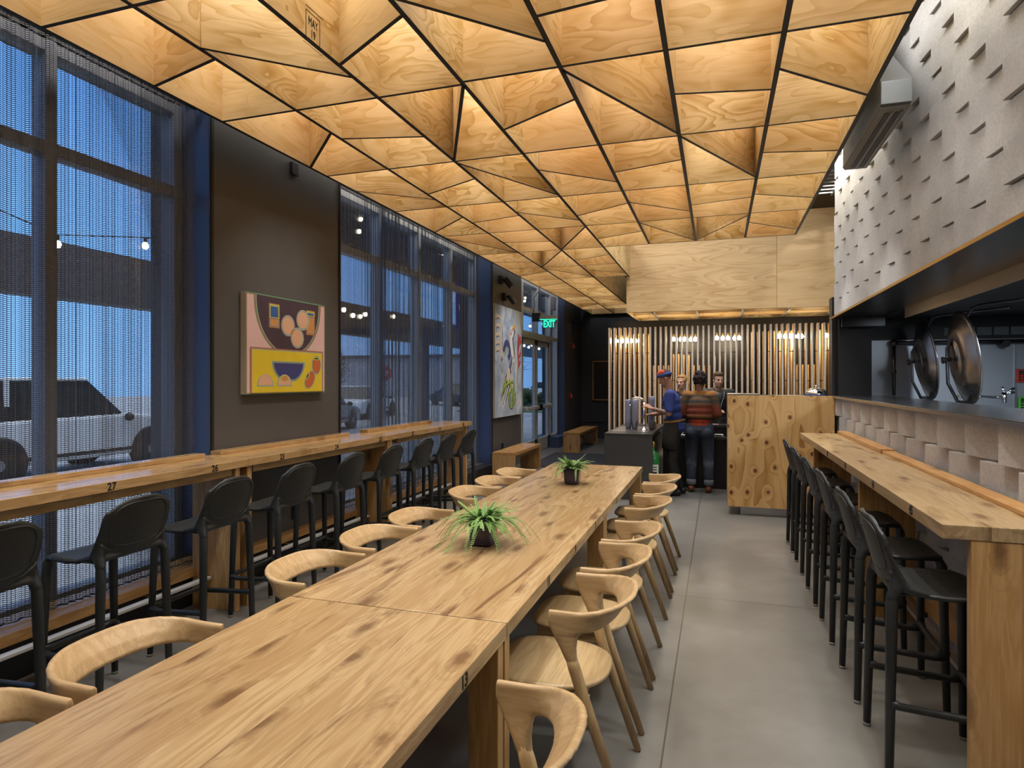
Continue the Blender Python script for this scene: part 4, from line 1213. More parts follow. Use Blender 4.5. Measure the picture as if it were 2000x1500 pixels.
# ---------------------------------------------------------------- potted ferns
def fern(lab, x, y, seed, n, reach):
    rnd = random.Random(seed)
    t = thing('potted_fern', lab, 'plant', (x, y, TZ), R(2))
    h, w = .148, .062
    def sq(s, z, r=.016):
        o = []
        for cx, cy, a0 in ((1, 1, 0), (-1, 1, 90), (-1, -1, 180), (1, -1, 270)):
            for k in range(4):
                a = R(a0 + 30 * k); o.append((cx * (s - r) + r * math.cos(a), cy * (s - r) + r * math.sin(a), z))
        return o
    m = MB(); m.grid([sq(w - .014, .0, .012), sq(w - .004, .012), sq(w, .04), sq(w + .003, h - .004), sq(w + .002, h), sq(w - .008, h), sq(w - .010, h - .02)], close_u=True)
    m.face(list(range(15, -1, -1)))
    m.build('pot', M['pot'], t, smooth=True)
    MB().grid([sq(w - .008, h - .018), sq(.002, h - .012, .001)], close_u=True).build('soil', M['soil'], t)
    for i in range(n):
        a = rnd.uniform(0, 2 * math.pi) if i > 6 else i * .9
        L = rnd.uniform(.07, reach); up = rnd.uniform(.02, .085)
        droop = rnd.uniform(.12, 1.15) * (L * L * 3.4 + .02)
        c0 = Vector((rnd.uniform(-.035, .035), rnd.uniform(-.035, .035), h - .02))
        dr = Vector((math.cos(a), math.sin(a), 0)); sd = Vector((-dr.y, dr.x, 0))
        pts = []
        N = 14
        for k in range(N + 1):
            s = k / N
            p = c0 + dr * (L * s ** .85) + Vector((0, 0, up * 1.6 * s - droop * s ** 2.4))
            r_ = math.hypot(p.x, p.y)
            if p.z < .012: p.z = .012 + rnd.uniform(0, .006)
            if p.z < h and max(abs(p.x), abs(p.y)) < w + .012:
                f = (w + .012) / max(abs(p.x), abs(p.y), 1e-3)
                if k > 3: p.x *= f; p.y *= f
            pts.append(p)
        mb = MB()
        mb.tube(pts, [.0012] * len(pts), 4, mi=1)
        for k in range(2, N * 2 + 6):
            s = k / (N * 2.0 + 6); q = s * N; j = int(q); fr = q - j
            p = pts[j].lerp(pts[min(j + 1, N)], fr)
            tan = (pts[min(j + 1, N)] - pts[j]).normalized() if j < N else dr
            wl = .0135 * (1 - s) ** .6 * min(1, s * 4) + .003
            side = sd if abs(tan.z) < .95 else sd
            for sg in (-1, 1):
                tip = p + side * (sg * wl) + tan * (wl * .25) + Vector((0, 0, -.15 * wl + rnd.uniform(-.002, .002)))
                b1 = p + tan * .0014; b2 = p - tan * .0014
                mid1 = p.lerp(tip, .6) + tan * .0027; mid2 = p.lerp(tip, .6) - tan * .0025
                mb.add([b2, b1, mid1, tip, mid2], [(0, 1, 2, 3, 4)])
        mb.build('frond', [M['fern'], M['fern_stem']], t)
fern('bushy green fern in a glossy dark purple pot, nearer on the middle table', -1.185, 3.165, 3, 120, .29)
fern('smaller-looking green fern in a dark purple pot on the farthest table', -1.165, 5.24, 11, 90, .22)

# ---------------------------------------------------------------- wall paintings
def paint_plane(t, name, mats, w, h, x0=.0):
    return None
class Art:
    """flat colour fields built as thin stepped layers of paint on one canvas mesh; u across, v down, in units of the picture"""
    def __init__(self, w, h): self.w, self.h, self.mb, self.k = w, h, MB(), 0; self.mats = []
    def mi(self, m):
        if m not in self.mats: self.mats.append(m)
        return self.mats.index(m)
    def poly(self, pts, m):
        self.k += 1; x = .0008 + self.k * .00012
        b = [(x, p[0] * self.w, (1 - p[1]) * self.h) for p in pts]
        self.mb.add(b, [tuple(range(len(b)))], self.mi(m))
    def rect(self, a, b, c, d, m): self.poly([(a, b), (c, b), (c, d), (a, d)], m)
    def ell(self, cx, cy, rx, ry, m, a0=0, a1=360, rot=0):
        P = []
        for i in range(41):
            a = R(a0 + (a1 - a0) * i / 40); x, y = rx * math.cos(a), ry * math.sin(a)
            c_, s_ = math.cos(R(rot)), math.sin(R(rot)); P.append((cx + x * c_ - y * s_, cy + x * s_ + y * c_))
        if a1 - a0 >= 360: P = P[:-1]
        self.poly(P, m)
    def stroke(self, pts, w0, w1, m):
        """tapering brush stroke"""
        L, Rr = [], []
        n = len(pts); asp = self.w / self.h
        for i, p in enumerate(pts):
            a = pts[max(i - 1, 0)]; b = pts[min(i + 1, n - 1)]
            dx, dy = (b[0] - a[0]) * asp, b[1] - a[1]; l = math.hypot(dx, dy) or 1
            w = w0 + (w1 - w0) * i / max(1, n - 1)
            L.append((p[0] - dy / l * w / asp, p[1] + dx / l * w)); Rr.append((p[0] + dy / l * w / asp, p[1] - dx / l * w))
        self.k += 1; x = .0008 + self.k * .00012
        vs = [(x, p[0] * self.w, (1 - p[1]) * self.h) for p in L + Rr]
        self.mb.add(vs, [(i, i + 1, n + i + 1, n + i) for i in range(n - 1)], self.mi(m))
    def build(self, t): self.mb.build('paint_layer', self.mats, t)
def curve(pts, n=8):
    """smooth path through points"""
    o = []
    P = [pts[0]] + list(pts) + [pts[-1]]
    for i in range(1, len(P) - 2):
        p0, p1, p2, p3 = P[i - 1:i + 3]
        for k in range(n):
            s = k / n
            o.append(tuple(.5 * ((2 * p1[j]) + (-p0[j] + p2[j]) * s + (2 * p0[j] - 5 * p1[j] + 4 * p2[j] - p3[j]) * s * s + (-p0[j] + 3 * p1[j] - 3 * p2[j] + p3[j]) * s ** 3) for j in (0, 1)))
    o.append(pts[-1]); return o
m_ = M
t = thing('painting', 'pink and yellow painting of bowls and fruit on the dark wall', 'painting', (-3.62, 4.205, 1.512))
W_, H_ = 1.085, .835
MB().box((-.05, 0, 0), (0, W_, H_)).build('canvas', M['canvas'], t)
a = Art(W_, H_)
a.rect(0, 0, 1, 1, m_['p_green']); a.rect(.008, .012, .992, .99, m_['p_rust']); a.rect(.013, .018, .987, .985, m_['pink'])
for rx, ry, m in ((.425, .60, 'p_rust'), (.417, .592, 'p_green'), (.40, .577, 'pink'), (.395, .572, 'plum')):
    a.poly([(.51 + rx * math.cos(R(q)), .012 + ry * math.sin(R(q)) ** .93 if 0 < q < 180 else .012) for q in range(0, 181, 5)], m_[m])
a.rect(0, 0, 1, .012, m_['p_green'])
def slab(u0, v0, u1, v1, vs, top):
    a.rect(u0, v0, u1, v1, m_['p_rust']); a.rect(u0 + .008, v0 + .008, u1 - .008, v1 - .008, m_['p_olive'])
    a.rect(u0 + .02, v0 + .03, u1 - .02, vs - .01, m_['p_blue']); a.rect(u0 + .008, vs, u1 - .008, v1 - .012, m_['p_rust'])
    a.rect(u0 + .014, vs + .012, u1 - .014, v1 - .022, m_['p_teal']); a.rect(u0 + .022, vs + .018, u1 - .022, v1 - .03, m_['p_orange'])
slab(.255, .075, .385, .325, .225, 0)
slab(.725, .085, .85, .36, .15, 0)
for cx, cy in ((.487, .285), (.68, .205), (.605, .405)):
    a.ell(cx, cy, .086, .112, m_['pink']); a.ell(cx, cy, .083, .109, m_['p_teal']); a.ell(cx, cy, .071, .093, m_['p_olive']); a.ell(cx, cy, .068, .090, m_['p_peach'])
a.ell(.54, .345, .012, .035, m_['plum'], rot=35); a.ell(.54, .345, .009, .03, m_['p_orange'], rot=35)
a.rect(.045, .535, .965, .99, m_['p_rust']); a.rect(.058, .548, .952, .985, m_['p_teal']); a.rect(.064, .557, .946, .985, m_['yellow'])
def bowl(s, m):
    P = [(.285 - s, .665 - s * .8), (.705 + s, .665 - s * .8)] + [(.495 + (.21 + s) * math.cos(R(q)), .668 + (.222 + s) * min(math.sin(R(q)), .93)) for q in range(4, 177, 6)]
    a.poly(P, m_[m])
for s, m in ((0, 'p_teal'), (-.007, 'p_green'), (-.018, 'pink'), (-.021, 'p_navy')): bowl(s, m)
for cx in (.21, .44):
    for s, m in ((0, 'p_teal'), (-.012, 'p_olive'), (-.016, 'p_peach')):
        a.poly([(cx + (.095 + s) * math.cos(R(q)), .925 + s * .9 - (.125 + s * 1.2) * math.sin(R(q))) for q in range(0, 181, 9)], m_[m])
a.ell(.44, .845, .05, .032, m_['p_olive']); a.ell(.44, .845, .04, .024, m_['p_orange'])
for cx, cy, rt in ((.866, .69, 0), (.772, .855, 25)):
    for s, m in ((0, 'p_teal'), (-.008, 'p_rust'), (-.014, 'p_persim')): a.ell(cx, cy, .066 + s, .105 + s * 1.2, m_[m], rot=rt)
    b = (cx, cy - .072) if rt == 0 else (cx - .034, cy - .04)
    a.ell(b[0], b[1], .05, .02, m_['p_olive'], rot=0 if rt == 0 else -60); a.ell(b[0], b[1], .03, .008, m_['p_black'], rot=0 if rt == 0 else -60)
a.build(t)
t = thing('painting', 'tall blue-grey painting of a long-legged bird with lime feet', 'painting', (-3.62, 10.22, .975))
W_, H_ = 1.56, 1.965
MB().box((-.05, 0, 0), (0, W_, H_)).build('canvas', M['canvas'], t)
a = Art(W_, H_)
a.rect(0, 0, 1, 1, m_['p_sky'])
for j, (y0, y1) in enumerate(((.11, .28), (.19, .33), (.27, .39), (.34, .42), (.40, .45))):   # tail plume
    P = curve([(.03, y0), (.15, y0 - .005), (.235, y0 + .07), (.255, .47)])
    a.stroke([(p[0] + .012, p[1] + .008) for p in P], .020, .006, m_['p_slate']); a.stroke(P, .016, .004, m_['p_cream'])
a.stroke(curve([(.25, .40), (.21, .52), (.24, .60), (.22, .46)]), .012, .010, m_['p_cream'])
a.stroke(curve([(.68, .17), (.60, .30), (.66, .42), (.58, .52), (.50, .60)]), .05, .035, m_['p_slate'])
a.stroke(curve([(.66, .17), (.57, .26), (.60, .38), (.66, .50)]), .030, .040, m_['p_white'])         # neck and breast
a.stroke(curve([(.30, .42), (.36, .34), (.46, .34), (.52, .42), (.46, .47)]), .035, .030, m_['p_navy'])
a.stroke(curve([(.32, .45), (.40, .38), (.48, .40)]), .020, .018, m_['p_teal'])
a.ell(.60, .215, .07, .055, m_['p_white']); a.stroke([(.62, .19), (.75, .135)], .020, .004, m_['yellow']); a.stroke([(.62, .20), (.74, .15)], .008, .003, m_['p_red'])
a.ell(.565, .235, .018, .018, m_['p_red']); a.ell(.585, .205, .010, .012, m_['p_black'])
for P in ([(.86, .52), (.82, .36), (.86, .22)], [(.83, .40), (.88, .32), (.97, .28)], [(.83, .46), (.92, .41), (.95, .39)], [(.84, .33), (.90, .26), (.94, .25)], [(.83, .54), (.90, .50), (.93, .48)]):
    P = curve(P); a.stroke([(p[0] + .01, p[1] + .006) for p in P], .018, .015, m_['p_slate']); a.stroke(P, .014, .012, m_['p_red'])
a.stroke([(.84, .54), (.80, .70)], .008, .004, m_['p_rust'])
a.stroke(curve([(.62, .44), (.55, .55), (.45, .62), (.36, .72)]), .035, .020, m_['p_slate'])
a.stroke(curve([(.60, .42), (.62, .50), (.56, .58)]), .012, .008, m_['p_white'])
for j in range(8):                                                                               # trailing black wing quills
    x0 = .30 + j * .022
    a.stroke([(x0 + .12, .60 + j * .012), (x0 - .10 - .03 * (j % 3), .82 + j * .018)], .012, .005, m_['p_black' if j % 2 == 0 else 'p_white'])
a.ell(.46, .62, .07, .055, m_['p_cream'], rot=-50)
for k, P in enumerate(([(.24, .80), (.36, .72), (.56, .68), (.66, .685)], [(.24, .80), (.30, .70), (.33, .66)], [(.52, .69), (.56, .76), (.50, .80), (.52, .90), (.60, .93)], [(.66, .69), (.62, .78), (.64, .86), (.60, .93)], [(.66, .69), (.68, .78), (.72, .80), (.68, .90)], [(.50, .80), (.46, .79), (.48, .86)], [(.62, .80), (.58, .86), (.60, .91)])):
    P = curve(P); a.stroke([(p[0] + .008, p[1] + .004) for p in P], .016, .013, m_['p_black']); a.stroke(P, .011, .009, m_['p_lime'])
a.build(t)
# ---------------------------------------------------------------- people
V = Vector
def lerp(a, b, t): return V(a).lerp(V(b), t)
def head_mat(J):
    return Matrix.Translation(V(J['head'])) @ Matrix.Rotation(R(J.get('yaw', 0)), 4, 'Z') @ Matrix.Rotation(R(J.get('pitch', 0)), 4, 'X')
def hm_ball(mb, Hm, c, r, n=14): mb.ball(Hm @ V(c), r, n, rot=Hm.to_3x3())
def hm_cap(mb, Hm, a, b, r0, r1=None): mb.capsule(Hm @ V(a), Hm @ V(b), r0, r1)
def add_head(mb, J):
    Hm = head_mat(J)
    hm_ball(mb, Hm, (0, -.012, .035), (.074, .092, .088), 18)
    hm_ball(mb, Hm, (0, .020, -.026), (.0635, .066, .092), 18); hm_ball(mb, Hm, (0, .036, -.052), (.048, .046, .058), 16)
    hm_cap(mb, Hm, (-.026, .026, -.082), (.026, .026, -.082), .029)
    hm_ball(mb, Hm, (0, .058, -.097), (.024, .020, .019))
    hm_cap(mb, Hm, (0, .080, .008), (0, .099, -.030), .008, .013)
    hm_cap(mb, Hm, (-.036, .070, .018), (.036, .070, .018), .014)
    for s in (-1, 1):
        hm_ball(mb, Hm, (s * .074, -.006, -.012), (.011, .021, .030))
        hm_ball(mb, Hm, (s * .036, .054, -.024), (.022, .019, .024))
    nb = V(J['neck'])
    mb.capsule(Hm @ V((0, -.028, -.06)), nb, .052, .060)
def hand(mb, w, d, up, side, curl=.5, sc=1.0):
    """palm, four unequal bent fingers and a thumb from the side of the palm"""
    w = V(w); d = V(d).normalized(); up = V(up); up = (up - d * up.dot(d)).normalized(); s = d.cross(up) * side
    p0 = w + d * .045 * sc
    for k in (-1, 0, 1): mb.capsule(w + s * (k * .016 * sc), w + d * .082 * sc + s * (k * .024 * sc), .0135 * sc, .0125 * sc, 8)
    for k, L in ((-1.5, .070), (-.5, .082), (.5, .078), (1.5, .060)):
        b = w + d * .085 * sc + s * (k * .0205 * sc)
        a1 = curl * .7; a2 = curl * 1.6
        m = b + (d * math.cos(a1) - up * math.sin(a1)) * (L * .52 * sc)
        e = m + (d * math.cos(a2) - up * math.sin(a2)) * (L * .48 * sc)
        mb.capsule(b, m, .0088 * sc, .0082 * sc, 8); mb.capsule(m, e, .0082 * sc, .0068 * sc, 8)
    b = w + d * .030 * sc - s * (.026 * sc)
    m = b + (d * .75 - s * .62 - up * .15).normalized() * .042 * sc
    e = m + (d * .95 - s * .1 - up * .35).normalized() * .032 * sc
    mb.capsule(b, m, .0115 * sc, .0095 * sc, 8); mb.capsule(m, e, .0095 * sc, .0075 * sc, 8)
def torso(mb, J, k=0.0, wide=1.0, top=True, z0=None):
    pe, ch = V(J['pelvis']), V(J['chest'])
    mb.ball(pe, (.165 * wide + k, .118 + k, .125 + k * .5), 18)
    mb.ball(lerp(pe, ch, .36), (.140 * wide + k, .102 + k, .13), 18)
    mb.ball(lerp(pe, ch, .72), (.152 * wide + k, .112 + k, .14), 18)
    mb.ball(ch, (.158 * wide + k, .112 + k, .125 + k), 18)
    for s in 'LR': mb.capsule(lerp(ch, J['neck'], .45), J['sh' + s], .062 + k, .056 + k)
    if top: mb.capsule(lerp(ch, J['neck'], .3), lerp(ch, J['neck'], .85), .08 + k, .052 + k)
def arm(mb, J, s, k=0, t=2.0, r=(.054, .043, .039, .028)):
    sh, el, wr = V(J['sh' + s]), V(J['el' + s]), V(J['wr' + s])
    if t <= 1:
        mb.capsule(sh, lerp(sh, el, t), r[0] + k, r[0] + (r[1] - r[0]) * t + k); return
    mb.capsule(sh, el, r[0] + k, r[1] + k)
    mb.capsule(el, lerp(el, wr, min(1, t - 1)), r[2] + k, r[3] + k)
def leg(mb, J, s, k=0, t=2.0, r=(.085, .060, .056, .040)):
    h, kn, an = V(J['hip' + s]), V(J['kn' + s]), V(J['an' + s])
    mb.capsule(h, kn, r[0] + k, r[1] + k)
    if t > 1: mb.capsule(kn, lerp(kn, an, min(1, t - 1)), r[2] + k, r[3] + k)
def shoe(mb, J, s, k=0):
    a = V(J['an' + s]); f = V((.02 if s == 'R' else -.02, 1, 0)).normalized()
    mb.capsule(V((a.x, a.y - .04, .048)), V((a.x, a.y + .13 * f.y, .040)) + V((f.x * .13, 0, 0)), .046 + k, .040 + k)
    mb.capsule(V((a.x, a.y, .05)), V((a.x, a.y - .005, .13)), .046 + k, .045 + k)
def face_parts(J, t, brow):
    Hm = head_mat(J); rot = Hm.to_3x3()
    for s in (-1, 1):
        e = MB().ball(Hm @ V((s * .030, .0700, .000)), (.0110, .009, .0056), 12, rot=rot); e.build('eye', M['white_eye'], t, smooth=True)
        MB().ball(Hm @ V((s * .030, .0785, -.001)), (.0048, .0028, .0050), 10, rot=rot).build('iris', M['iris'], t, smooth=True)
        MB().capsule(Hm @ V((s * .016, .0865, .022)), Hm @ V((s * .046, .078, .024)), .0045, .0035).build('eyebrow', brow, t, smooth=True)
    MB().ball(Hm @ V((0, .084, -.064)), (.023, .008, .0075), 12, rot=rot).build('mouth', M['lip'], t, smooth=True)
def body(t, J, skin, voxel=.0065, hands=None, legs=False, bare=2.0, matfn=None, wide=1.0):
    mb = MB(); add_head(mb, J); torso(mb, J, wide=wide)
    for s in 'LR':
        arm(mb, J, s)
        w, e = V(J['wr' + s]), V(J['el' + s])
        d, up, c = (hands or {}).get(s, ((w - e), (0, 0, 1), .5))
        hand(mb, w, d, up, 1 if s == 'R' else -1, c)
        leg(mb, J, s)
    return remesh(mb, 'body', skin, voxel, 5, t, matfn)

# --- man in the blue shirt working at the tap
X0, Y0_ = -.60, 9.30
t = thing('person', 'person in blue T-shirt, dark apron and red headband reaching for the stacked cups', 'person', (X0, Y0_, 0), R(90))
J = dict(pelvis=(0, -.02, .98), chest=(0, .03, 1.33), neck=(0, .055, 1.475), head=(0, .115, 1.650), pitch=-24, yaw=6,
         shL=(-.185, .035, 1.425), elL=(-.235, .045, 1.165), wrL=(-.19, .285, 1.225), shR=(.185, .05, 1.425), elR=(.225, .10, 1.165), wrR=(.13, .31, 1.125),
         hipL=(-.09, -.02, .93), knL=(-.10, .02, .50), anL=(-.10, -.03, .09), hipR=(.09, -.02, .93), knR=(.11, .04, .50), anR=(.12, -.09, .09))
def tat(c): return 1 if (c.x < -.15 and .09 < c.y < .27 and c.z < 1.30) or (c.x < -.19 and c.z < 1.26 and c.z > 1.16 and c.y < .09) else 0
b = body(t, J, [M['skin_tan'], M['tattoo']], hands={'L': ((.02, .8, .45), (-.6, -.2, .7), .8), 'R': ((-.25, 1, -.05), (.2, 0, 1), .55)}, matfn=tat)
face_parts(J, t, M['hair_buzz'])
mb = MB(); torso(mb, J, .017, top=False); mb.capsule(V((-.05, .045, 1.445)), V((.05, .045, 1.445)), .058)
mb.ball((0, -.03, .95), (.185, .135, .10))
for s in 'LR': arm(mb, J, s, .019, .80)
remesh(mb, 'shirt', M['tee'], .011, 5, t)
mb = MB(); mb.ball((0, -.02, .98), (.172, .128, .10))
for s in 'LR': leg(mb, J, s, .012, 2)
remesh(mb, 'trousers', M['black_cloth'], .012, 4, t)
# apron wrapped round the hips and thighs
rows = []
for z, rx, ry, y in ((1.055, .182, .136, -.01), (1.0, .190, .142, -.01), (.90, .198, .148, 0), (.78, .20, .145, .01), (.66, .198, .142, .015)):
    rows.append([(rx * math.sin(R(a)), y + ry * math.cos(R(a)), z) for a in range(-118, 119, 8)])
MB().grid(rows).build('apron', M['apron'], t, smooth=True, solid=.008)
MB().grid([[((.200 + k * .004) * math.sin(R(a)), -.01 + (.150 + k * .004) * math.cos(R(a)), 1.02 + .000 * a + z - .0003 * a) for a in range(-180, 181, 8)] for k, z in ((0, -.012), (1, 0), (0, .012))]).build('apron_tie', M['apron_tie'], t, smooth=True)
rows = [[(.194 * math.sin(R(a)), -.01 + .146 * math.cos(R(a)), z) for a in range(-180, 181, 8)] for z in (1.035, 1.075)]
MB().grid(rows).build('apron_waistband', M['apron'], t, smooth=True, solid=.006)
for s in 'LR':
    mb = MB(); shoe(mb, J, s); remesh(mb, 'shoe', M['shoe_black'], .008, 3, t)
Hm = head_mat(J)
mb = MB(); hm_ball(mb, Hm, (0, -.022, .048), (.0775, .090, .084), 20)
mb.build('hair', M['hair_buzz'], t, smooth=True)
rows = []
for z, k in ((.032, .0), (.042, .006), (.066, .006), (.076, .0)):
    rows.append([Hm @ V(((.077 + k) * math.sin(R(a)), -.010 + (.098 + k) * math.cos(R(a)), z + .012 * math.cos(R(a)))) for a in range(0, 360, 12)])
MB().grid(rows, close_u=True).build('headband', M['bandana_blue'], t, smooth=True, solid=.004)
rows = []
for q in range(7):
    f = q / 6
    rows.append([Hm @ V((.074 * math.sin(R(a)) * math.cos(f * 1.15), -.010 + (.098 * math.cos(R(a))) * math.cos(f * 1.2), .080 + .055 * math.sin(f * 1.45))) for a in range(-100, 101, 10)])
MB().grid(rows).build('headband_crown', M['bandana_red'], t, smooth=True, solid=.004)

# --- woman in the striped sweater, seen from behind
t = thing('person', 'person seen from behind in a striped brown sweater and blue jeans at the order desk', 'person', (-.255, 9.66, 0), R(-4))
J = dict(pelvis=(0, 0, .96), chest=(0, .02, 1.30), neck=(0, .02, 1.45), head=(0, .055, 1.605), pitch=-8, yaw=-10,
         shL=(-.18, .02, 1.40), elL=(-.255, -.01, 1.13), wrL=(-.175, .21, 1.06), shR=(.18, .02, 1.40), elR=(.255, -.01, 1.13), wrR=(.175, .22, 1.07),
         hipL=(-.095, 0, .92), knL=(-.115, .02, .50), anL=(-.115, -.01, .09), hipR=(.095, 0, .92), knR=(.12, .02, .50), anR=(.13, -.01, .09))
body(t, J, [M['skin_brown']], wide=1.02)
face_parts(J, t, M['hair_dark'])
mb = MB()
ch, pe = V(J['chest']), V((0, 0, 1.10))
for f, rx, ry, rz in ((0, .195, .145, .07), (.35, .190, .142, .11), (.75, .185, .138, .12), (1, .175, .130, .12)): mb.ball(lerp(pe, ch, f), (rx, ry, rz), 18)
for s in 'LR':
    mb.capsule(lerp(ch, J['neck'], .5), J['sh' + s], .075, .074)
    arm(mb, J, s, .024, 1.95)
mb.capsule(V((-.04, .015, 1.43)), V((.04, .015, 1.43)), .058)
remesh(mb, 'sweater', M['sweater'], .012, 5, t)
mb = MB(); mb.ball((0, 0, 1.03), (.172, .128, .08)); mb.ball((0, -.005, .97), (.18, .132, .06)); remesh(mb, 'top', M['tank_top'], .012, 4, t)
mb = MB(); mb.ball((0, -.01, .90), (.196, .150, .125))
for s in 'LR':
    mb.ball((J['hip' + s][0] * 1.0, -.075, .86), (.095, .085, .10))
    leg(mb, J, s, .018, 1.80, r=(.098, .066, .064, .050))
def den(c): return 0
remesh(mb, 'jeans', M['denim'], .011, 5, t)
for s in 'LR':
    a = V(J['an' + s]); MB().lathe([(.062, 0), (.068, .004), (.068, .075), (.060, .08)], (a.x, a.y + .002, .105), 20).build('jeans_cuff', M['cuff'], t, smooth=True)
    mb = MB(); shoe(mb, J, s); remesh(mb, 'boot', M['shoe_brown'], .008, 3, t)
Hm = head_mat(J); mb = MB()
rnd = random.Random(5)
for i in range(60):
    a = rnd.uniform(0, 2 * math.pi); e = rnd.uniform(-.75, 1.57)
    p = V((.082 * math.cos(a) * math.cos(e), -.028 + .092 * math.sin(a) * math.cos(e), .040 + .102 * math.sin(e)))
    if p.y > .03 and p.z < .07: continue
    hm_ball(mb, Hm, p, rnd.uniform(.022, .032), 8)
hm_ball(mb, Hm, (0, -.025, .04), (.082, .095, .10), 16)
remesh(mb, 'hair', M['hair_dark'], .008, 1, t)

# --- blond woman across the desk
t = thing('person', 'person with tied-back ginger hair and a black top facing us across the order desk', 'person', (-.548, 10.88, 0), R(180 - 16))
J = dict(pelvis=(0, 0, .96), chest=(0, .03, 1.29), neck=(0, .04, 1.435), head=(0, .075, 1.592), pitch=-4, yaw=-6,
         shL=(-.165, .03, 1.385), elL=(-.20, .06, 1.12), wrL=(-.10, .24, 1.04), shR=(.165, .03, 1.385), elR=(.20, .06, 1.12), wrR=(.08, .25, 1.05),
         hipL=(-.09, 0, .92), knL=(-.09, .01, .50), anL=(-.09, -.01, .09), hipR=(.09, 0, .92), knR=(.09, .01, .50), anR=(.10, -.01, .09))
body(t, J, [M['skin_pale']], wide=.92)
face_parts(J, t, M['hair_blond'])
mb = MB(); torso(mb, J, .012, wide=.92, top=False)
for s in 'LR': arm(mb, J, s, .013, 1.9)
remesh(mb, 'top', M['black_cloth'], .011, 4, t)
MB().tube([(-.09, .105, 1.435), (-.05, .145, 1.38), (0, .155, 1.33)], .010, 8).build('collar', M['white'], t, smooth=True)
mb = MB(); mb.ball((0, 0, .95), (.175, .13, .11))
for s in 'LR': leg(mb, J, s, .012)
remesh(mb, 'trousers', M['black_cloth'], .013, 4, t)
for s in 'LR':
    mb = MB(); shoe(mb, J, s); remesh(mb, 'shoe', M['shoe_black'], .009, 3, t)
Hm = head_mat(J); mb = MB()
hm_ball(mb, Hm, (0, -.030, .046), (.081, .088, .088), 20); hm_ball(mb, Hm, (0, .022, .088), (.066, .050, .036), 16)
for s in (-1, 1): hm_ball(mb, Hm, (s * .064, .008, .03), (.020, .050, .050), 12)
hm_ball(mb, Hm, (.0, -.120, .02), (.035, .035, .04), 12)
remesh(mb, 'hair', M['hair_blond'], .008, 3, t)
for s in (-1, 1): MB().ball(Hm @ V((s * .078, -.004, -.045)), .006, 8).build('earring', M['brass'], t, smooth=True)

# --- man in the dark jacket
t = thing('person', 'person with short brown hair in a dark rain jacket leaning a hand on the ledge', 'person', (-.005, 10.84, 0), R(180 + 14))
J = dict(pelvis=(0, -.02, .98), chest=(0, .035, 1.33), neck=(0, .055, 1.47), head=(.01, .10, 1.628), pitch=-6, yaw=6,
         shL=(-.195, .03, 1.415), elL=(-.265, .06, 1.17), wrL=(-.205, .235, 1.005), shR=(.195, .03, 1.415), elR=(.24, .10, 1.17), wrR=(.10, .27, 1.13),
         hipL=(-.095, -.02, .93), knL=(-.10, .0, .50), anL=(-.10, -.03, .09), hipR=(.095, -.02, .93), knR=(.10, .0, .50), anR=(.11, -.03, .09))
body(t, J, [M['skin_pale']], hands={'L': ((-.05, 1, -.36), (0, .3, 1), .35), 'R': ((-.6, .6, .2), (.3, 0, 1), .7)})
face_parts(J, t, M['hair_brown'])
mb = MB(); torso(mb, J, .026, top=False); mb.ball((0, -.02, .93), (.20, .15, .11))
for s in 'LR': arm(mb, J, s, .026, 1.93)
mb.capsule(V((-.055, .03, 1.455)), V((.055, .03, 1.455)), .050)
mb.tube([(.10, .06, 1.445), (.09, -.05, 1.475), (0, -.085, 1.485), (-.09, -.05, 1.475), (-.10, .06, 1.445)], .030, 10)
remesh(mb, 'jacket', M['jacket'], .011, 4, t)
MB().tube([(-.075, .125, 1.44), (-.06, .165, 1.36), (-.02, .172, 1.25), (0, .168, 1.1)], .006, 6).build('zip', M['cuff'], t, smooth=True)
mb = MB(); mb.ball((0, -.02, .95), (.178, .13, .11))
for s in 'LR': leg(mb, J, s, .014)
remesh(mb, 'trousers', M['black_cloth'], .013, 4, t)
for s in 'LR':
    mb = MB(); shoe(mb, J, s); remesh(mb, 'shoe', M['shoe_black'], .009, 3, t)
Hm = head_mat(J); mb = MB()
hm_ball(mb, Hm, (0, -.028, .050), (.081, .090, .088), 20); hm_ball(mb, Hm, (0, .034, .098), (.068, .050, .034), 16)
for s in (-1, 1): hm_ball(mb, Hm, (s * .070, -.014, .012), (.012, .034, .044), 12)
remesh(mb, 'hair', M['hair_brown'], .008, 2, t)
# ---------------------------------------------------------------- outdoors, seen through mesh and glass
struct(MB().box((-60, -20, -.25), (-4.25, 90, -.14)).build('ground_asphalt', M['asphalt']))
struct(MB().box((-7.8, -20, -.14), (-4.25, 60, -.02)).build('ground_walkway', M['pave']))
def canopy():
    t = thing('street_canopy', 'long dark canopy beam hung with string lights outside the windows', 'canopy', (-8, 0, 0))
    MB().box((-.15, -6, 2.66), (.15, 60, 3.36)).build('beam', M['canopy'], t)
    for y in (-4.0, 1.6, 16.5, 30, 44): MB().box((-.09, y, -.02), (.09, y + .18, 2.66)).build('post', M['canopy'], t)
canopy()
t = thing('louvre_canopy', 'dark slatted louvre canopy outside above the middle window', 'canopy', (0, 0, 4.45))
for k in range(13): MB().box((-5.2 - k * .235, 8.3, 0), (-5.03 - k * .235, 34, .05)).build('louvre_board', M['louver'], t)
for y in (8.3, 12.5, 17, 22, 28): MB().box((-8.1, y, .05), (-4.3, y + .09, .2)).build('cross_beam', M['canopy'], t)
